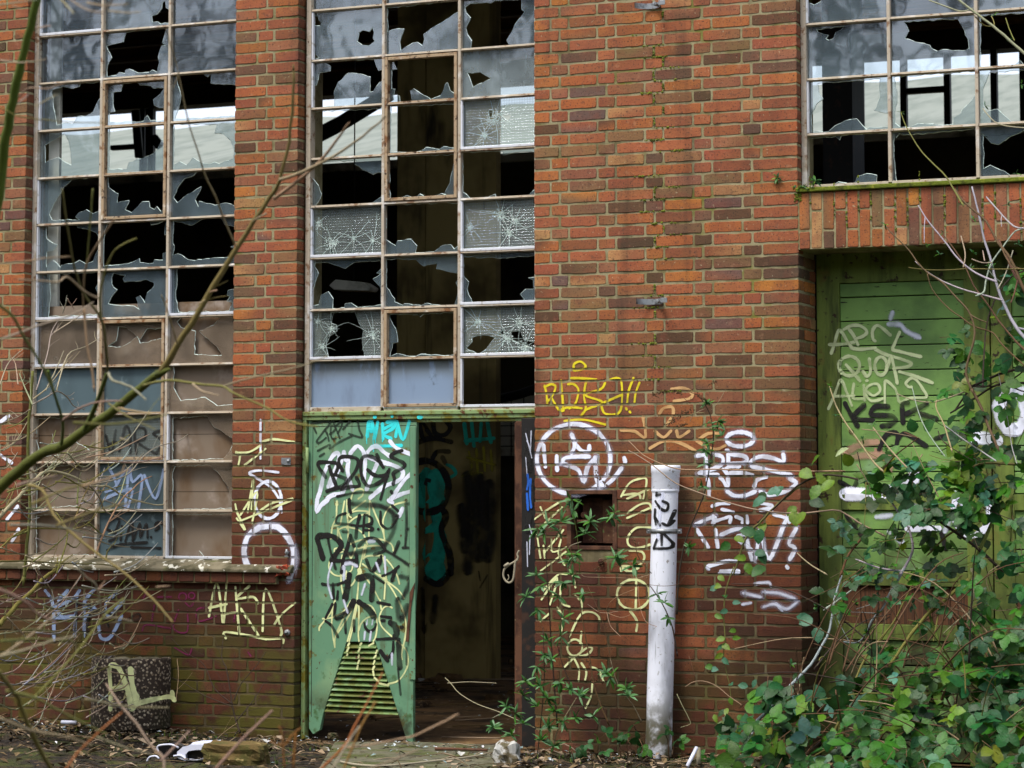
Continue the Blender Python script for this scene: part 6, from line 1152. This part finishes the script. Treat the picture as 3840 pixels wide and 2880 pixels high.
# leafless shrub between the eye and the left window
o = PZ(-700, 3600, 0); sh = thing('leafless_shrub', 'blurred leafless shrub with thick mossy green boughs across the left window', 'shrub', (o.x, o.y, 0)); b = (sh, 'bough')
S(b, 'V', '-420,1500 -250,1330 -30,1085 60,1000 128,965 216,908 286,853 346,807', 9.6, 8.8, 29, 16, GREEN, n=8); S(b, 'V', '346,807 386,744 442,650 516,528 576,437 605,388 628,276 634,149', 8.8, 8.4, 16, 5, OLIVE, 2); S(b, 'V', '605,388 681,359 763,310 831,253', 8.5, 8.0, 8, 4, PINK); S(b, 'V', '592,430 680,360 725,305 752,268', 8.5, 8.2, 8, 4, PINK)
S(b, 'V', '90,-40 65,58 41,156 24,235 10,312 0,403 -30,560 -140,1100', 7.6, 8.0, 16, 26, GREEN, n=8); S(b, 'A1', '160,800 240,730 400,735 570,670;0,500 200,520 380,490;300,230 420,215', 7.6, 7.3, 15, 9, PINK); S(b, 'A1', '130,960 320,990 560,1010 860,1020;0,890 60,920 130,960', 7.6, 7.6, 12, 7, OLIVE); S(b, 'A1', '470,-40 560,50 610,110;560,-20 700,70 800,100 870,90 900,40 930,0;900,90 1040,105 1160,100;720,20 860,45 1060,35', 6.9, 6.7, 16, 9, PINK); S(b, 'A1', '-20,45 150,20 300,0;100,50 170,70;290,880 330,860 460,790;150,860 230,790', 7.2, 7.2, 15, 8, GREY)
S(b, 'A1', '1380,240 1400,330 1460,520 1560,1000 1640,1250 1700,1450 1790,1640 1850,1800 1950,2030', 8.0, 8.6, 9, 18, PINK, 1); S(b, 'A2', '515,20 570,400 610,640 640,740 700,900 840,1100 880,1350 890,1500 860,1650', 7.6, 8.6, 14, 26, OLIVE); S(b, 'A2', '950,270 840,430 720,640 690,900 700,1100', 7.8, 8.4, 16, 18, PINK); S(b, 'A2', '1130,430 960,520 880,680 830,900 840,1100', 8.0, 8.4, 14, 20, OLIVE); S(b, 'A2', '770,20 740,400 720,620', 7.9, 8.1, 14, 14, OLIVE); S(b, 'A2', '150,770 320,780 480,790 560,750 700,870 800,920', 7.2, 7.6, 14, 22, PINK); S(b, 'A2', '0,640 200,620 400,590 580,580', 7.0, 7.2, 14, 8, PINK); S(b, 'A2', '0,1270 300,1160 600,1060 770,960', 7.2, 7.6, 20, 10, PINK)
S(b, 'A2', '-20,970 110,1080 200,1250 330,1450 440,1680', 7.0, 7.3, 24, 22, OLIVE); S(b, 'A2', '1340,900 1400,1060 1440,1200 1470,1300', 8.4, 8.6, 9, 16, PINK); S(b, 'A2', '1800,860 1750,870;1700,940 1640,980;2212,220 2100,280', 8.5, 8.5, 16, 9, PINK); S(b, 'A2', '700,1000 720,1300 760,1500 780,1659', 8.0, 8.0, 20, 20, PINK)
S(b, 'A3', '400,-20 460,200 520,400 510,580', 8.2, 8.8, 22, 30, GREEN); S(b, 'A3', '890,0 840,150 780,300 710,450', 8.5, 8.9, 32, 46, GREEN); S(b, 'A3', '900,0 940,60 1080,110 1200,210', 8.0, 7.8, 26, 14, GREY); S(b, 'A3', '900,250 1000,320 1100,380 1280,460', 8.0, 7.8, 18, 10, OLIVE); S(b, 'A3', '1190,100 1300,70 1450,60 1650,90 1850,110 1950,170 2212,285 2400,400 2620,440', 8.6, 8.0, 24, 16, OLIVE); S(b, 'A3', '1850,110 2000,60 2212,10 2500,-60 2710,-140', 8.3, 8.0, 16, 9, PINK); S(b, 'A3', '520,390 640,300 800,240 1000,230;1000,540 1060,560', 8.2, 8.0, 20, 12, PINK); S(b, 'A3', '980,290 1150,320 1250,335;1600,90 1680,150 1800,180', 8.2, 8.1, 22, 12, PINK)
S(b, 'A3', '230,930 350,970 450,1180 600,1330 800,1490 1000,1630 1150,1760 1300,1910 1420,2050', 8.4, 7.8, 30, 16, OLIVE); S(b, 'A4', '1290,160 1390,150;850,150 810,190 860,120', 7.8, 7.8, 14, 10, PINK); S(b, 'A4', '1030,250 860,400 700,620 500,850 300,1060', 7.6, 7.4, 16, 20, OLIVE); S(b, 'A4', '640,0 720,80 800,150 840,350 860,410 950,410 1080,440', 7.4, 7.6, 16, 12, PINK)
S(b, 'A4', '-20,170 200,270 300,370 460,450', 6.6, 6.8, 30, 16, PINK); S(b, 'A4', '-20,740 200,680 300,650 450,600 620,570', 6.6, 6.6, 26, 14, PINK); S(b, 'A4', '-20,850 80,980 150,1080 230,1290 330,1500 440,1690', 6.4, 6.8, 36, 40, OLIVE); S(b, 'A4', '50,1020 300,1080 500,1190 700,1290 870,1370', 6.5, 6.7, 30, 14, OLIVE); S(b, 'A4', '-20,1240 230,1340 540,1400 750,1470', 6.5, 6.8, 34, 18, PINK); S(b, 'A4', '800,1400 1050,1490 1240,1540', 6.8, 6.8, 16, 9, PINK); S(b, 'A4', '1010,1200 900,1290 780,1400 640,1540 540,1680', 6.8, 6.6, 16, 24, ORANGE)
fine = MB()
for i in range(10):
    a = RN.choice(((0, 2300), (60, 1900), (250, 1700), (120, 2500))); S(fine, 'V', '%d,%d %d,%d %d,%d' % ((lambda x, y, dx, dy: (x, y, x+dx/2, y+dy/2+RN.uniform(-12, 12), x+dx, y+dy))(a[0]*.576+RN.uniform(-30, 120), a[1]*.576+RN.uniform(-140, 140), RN.uniform(60, 200), RN.uniform(-120, 60))), 6.8, 7.4, 6, 3, RN.choice((PINK, OLIVE, GREY)), 1)
fine.build('twig_tangle', 'bark', sh, kind='stuff')
o = PZ(960, 3500, 0); sp = thing('sapling', 'blurred orange brown sapling twigs rising before the door foot', 'sapling', (o.x, o.y, 0)); b = (sp, 'twig')
S(b, 'B4', '960,870 880,1030 800,1180 720,1330 640,1480 440,1680 300,1850', 7.2, 7.0, 14, 24, ORANGE); S(b, 'B4', '900,1110 850,1200 790,1300 720,1470 630,1690 560,1880', 7.0, 6.9, 18, 18, ORANGE); S(b, 'B4', '770,1310 650,1490 540,1680', 7.0, 6.9, 16, 20, PINK); S(b, 'B4', '640,1495 800,1475 950,1450 1100,1420 1230,1390 1400,1310 1565,1225', 7.0, 7.0, 17, 17, PINK); S(b, 'B4', '820,1680 1100,1570 1240,1515', 7.0, 7.0, 17, 12, PINK); S(b, 'B4', '100,1310 130,1400 150,1690;20,1430 140,1470 200,1400 255,1350;240,1370 220,1690', 6.8, 6.8, 14, 20, ORANGE)
o = PZ(560, 3500, 0); sp = thing('sapling', 'blurred forked grey twig rising before the planter', 'sapling', (o.x, o.y, 0)); b = (sp, 'twig')
S(b, 'A4', '880,960 940,1050 1010,1150 1130,1290 1250,1470 1350,1570 1360,1700 1370,1900', 7.4, 7.2, 16, 26, PINK); S(b, 'A4', '1575,1350 1470,1460 1350,1580', 7.3, 7.2, 12, 20, PINK); S(b, 'A4', '2260,1180 2212,1230 2000,1430 1770,1690', 7.2, 7.2, 18, 26, PINK)
# thin twiggy shrub close to the wall
o = PZ(80, 2760, 0); tw = thing('twiggy_shrub', 'sharp twiggy grey shrub standing close to the wall under the left window', 'shrub', (o.x, o.y, 0)); b = (tw, 'twig'); fine = MB(); D = (16.2, 17.4)
S(b, 'A3', '-20,1210 150,1030 260,920 380,820 560,840 760,930 900,940 1010,1010 1190,1070 1350,1090 1440,1010', *D, 34, 8, GREY, 5); S(b, 'A3', '270,-20 255,250 240,400 230,800 250,1100 215,1500 200,1700', 16.6, 16.6, 24, 28, OLIVE, 2); S(b, 'A3', '380,810 600,700 820,640 1000,580;600,900 760,920 1040,850 1180,700 1300,610 1480,560 1590,480', *D, 12, 7, GREY, 5); S(b, 'A3', '800,1490 870,1300 1000,1060 1100,960 1180,890 1270,850', *D, 18, 8, PINK, 3); S(b, 'A3', '750,930 830,1040 870,1140 1000,1200 1140,1290 1280,1280 1380,1180', *D, 14, 7, GREY, 4)
S(b, 'A3', '270,260 400,190 480,150 560,200 610,270 700,300;280,210 370,140 420,80 560,-100;270,260 200,100 160,0', *D, 14, 7, GREY, 4); S(b, 'A3', '0,640 130,560 240,380;0,900 120,860 240,790;330,850 480,700 520,560;250,300 150,360 0,420', *D, 10, 6, GREY, 5); S(b, 'A3', '470,1659 560,1350 500,1200 440,1130;880,1540 900,1460 960,1400;640,1080 650,890;620,1210 700,1010 780,870', *D, 14, 6, OLIVE, 3); S(b, 'A3', '-20,1560 250,1560 600,1580 900,1590 1050,1659;0,1450 200,1300 500,1290 680,1300', *D, 16, 8, OLIVE, 5)
S(b, 'A4', '0,470 140,310 270,190 370,80 520,-20', *D, 44, 26, OLIVE, 3); S(b, 'A4', '300,0 340,60 420,180 480,330;60,410 200,560 350,720 480,870 640,1050 740,1210', *D, 14, 7, GREY, 5); S(b, 'A4', '400,1100 480,900 560,720 630,590;300,950 420,850 520,760 590,660;450,1080 600,960 740,870;500,1000 560,900 620,810', *D, 9, 5, GREY, 3); S(b, 'A4', '0,380 120,400 250,460 330,470 460,460;0,300 100,260 230,210', *D, 9, 5, GREY, 4); S(b, 'A4', '300,450 420,330 560,220 690,40', *D, 9, 6, PALE, 2)
S(b, 'A2', '300,1690 390,1400 430,1200 490,1100;450,1210 540,1150 620,1100 690,1050;470,1690 560,1400 700,1330 820,1260;380,1690 480,1480 530,1360;0,1640 60,1480 120,1410 190,1350;150,1640 130,1480 100,1420;560,930 520,1050;560,930 610,1010', *D, 12, 6, GREY, 2)
for i in range(125):
    x, y = RN.uniform(-60, 430), RN.uniform(1650, 2740); dx, dy = RN.uniform(60, 240), RN.uniform(-170, 40)
    S(fine, 'V', '%f,%f %f,%f %f,%f' % (x*.576, y*.576, (x+dx*.5)*.576, (y+dy*.5)*.576+RN.uniform(4, 26), (x+dx)*.576, (y+dy)*.576), 16.0, 17.2, 3.4, 1.9, RN.choice((GREY, PALE, PINK, GREY, OLIVE)), 1, slen=(30, 110))
fine.build('twig_tangle', 'bark', tw, kind='stuff')
o = PZ(880, 2745, .02); tw = thing('dead_weed', 'dark dead weed with thin stalks between the planter and the first pier', 'weed', (o.x, o.y, 0)); b = (tw, 'stalk')
S(b, 'A4', '1990,1370 1950,1240 1920,1100 1880,850 1840,740 1850,600', 0, 0, 16, 6, DARK, 5, y=(-.35, -.2)); S(b, 'A4', '1930,1130 1780,1000 1690,800 1540,700 1420,580;1940,1100 2000,960 2120,820 2200,700;1930,1150 1700,1060 1500,940 1400,900;1960,1270 2100,1100 2190,950', 0, 0, 9, 4, DARK, 3, y=(-.35, -.2)); S(b, 'A4', '1740,1480 1850,1370 1960,1290;1460,1100 1480,900 1470,760', 0, 0, 5, 4, PINK, 1, y=(-.5, -.4))
b = MB(); S(b, 'B4', '1480,910 1530,960 1600,1040 1750,1130 1930,1195 2212,1320', 0, 0, 6, 9, GREY, y=(-.15, -.35)); S(b, 'B4', '1930,1215 1880,1240;1500,955 1700,945 1900,955', 0, 0, 8, 5, GREY, y=(-.1, -.1)); tag(b.build('dead_bramble_runner', 'bark'), 'thin dead runner bending across the doorway', 'runner')
# ------------------------------------------------------------------ bare trees behind the viewer, mirrored in the panes; thicket added to block sky
def tree(x, y, h, lb):
    b = MB(); t = thing('bare_tree', lb, 'tree', (x, y, 0), 'bare trees facing the factory'); tr = MB()
    def grow(p, d, L, r, lv, mb):
        q = [p]; 
        for i in range(4): d = (d+rnd(.10)+Vector((0, 0, .05))).normalized(); q.append(q[-1]+d*L/4)
        mb.tube(q, r, r*.62, 7 if lv < 2 else 4, lin((52, 46, 38)))
        if lv >= 4: return
        for i in range(4 if lv else 5):
            k = RN.choice((2, 3, 4)); a = RN.uniform(.35, .85); ax = d.cross(rnd()).normalized(); grow(q[k], (Matrix.Rotation(a, 3, ax) @ d), L*RN.uniform(.55, .75), r*.5, lv+1, b)
    grow(Vector((x, y, -.1)), Vector((0, 0, 1)), h*.42, h*.022, 0, tr); tr.build('trunk', 'bark', t); b.build('crown', 'bark', t)
for x, y, h, lb in ((-27, -18.5, 17, 'tall bare tree farthest to the left opposite the factory'), (-20, -17, 15, 'bare tree opposite the left window, mirrored in its top panes'), (-14.5, -18.5, 17, 'tall bare tree opposite the middle window'), (-9, -19, 16, 'bare tree opposite the right window'), (-3, -18.5, 15, 'bare tree standing right behind the viewer')): tree(x, y, h, lb)
w = MB(); n = 70; vs = []  # unseen bank, shaped to keep low sky light off the wall
for i in range(n+1):
    x = -70+i*1.9
    for j in range(9):
        t = j/8; hh = 8.5+2.5*mn.noise(Vector((x*.15, 1, 0))); vs.append((x+RN.uniform(-.5, .5), -21+math.sin(t*math.pi)*-3+RN.uniform(-.8, .8)-t*3, t*hh+RN.uniform(-.3, .3)))
w.add(vs, [(i*9+j, (i+1)*9+j, (i+1)*9+j+1, i*9+j+1) for i in range(n) for j in range(8)], 0, lin((50, 56, 34))); w.build('sky_blocking_thicket', 'litter', kind='stuff')
# ------------------------------------------------------------------ light
W = bpy.data.worlds.new('World'); SC.world = W; W.use_nodes = True; nt = W.node_tree
sky = nt.nodes.new('ShaderNodeTexSky'); sky.sky_type = 'NISHITA'; sky.sun_disc = False; sky.sun_elevation = math.radians(62); sky.sun_rotation = math.radians(200)
sky.air_density = 1.0; sky.dust_density = 5.0; sky.ozone_density = 1.0
bg = nt.nodes['Background']; mx = nt.nodes.new('ShaderNodeMix'); mx.data_type = 'RGBA'; mx.inputs[0].default_value = .4; mx.inputs[7].default_value = (8.2, 8.7, 9.8, 1)   # thin overcast
nt.links.new(sky.outputs[0], mx.inputs[6]); nt.links.new(mx.outputs[2], bg.inputs[0]); bg.inputs[1].default_value = .115
sun = bpy.data.objects.new('sun', bpy.data.lights.new('sun', 'SUN')); COL.objects.link(sun); sun.data.energy = 1.5; sun.data.angle = math.radians(16); sun.data.color = (1, .96, .90)
e, r = math.radians(62), math.radians(200); sd = Vector((math.sin(r)*math.cos(e), math.cos(r)*math.cos(e), math.sin(e)))
sun.rotation_euler = sd.to_track_quat('Z', 'Y').to_euler()
SC.view_settings.view_transform = 'Standard'; SC.view_settings.look = 'None'; SC.view_settings.exposure = 1.0; SC.view_settings.gamma = 1
SC.cycles.max_bounces = 8; SC.cycles.transparent_max_bounces = 24; SC.cycles.use_denoising = True
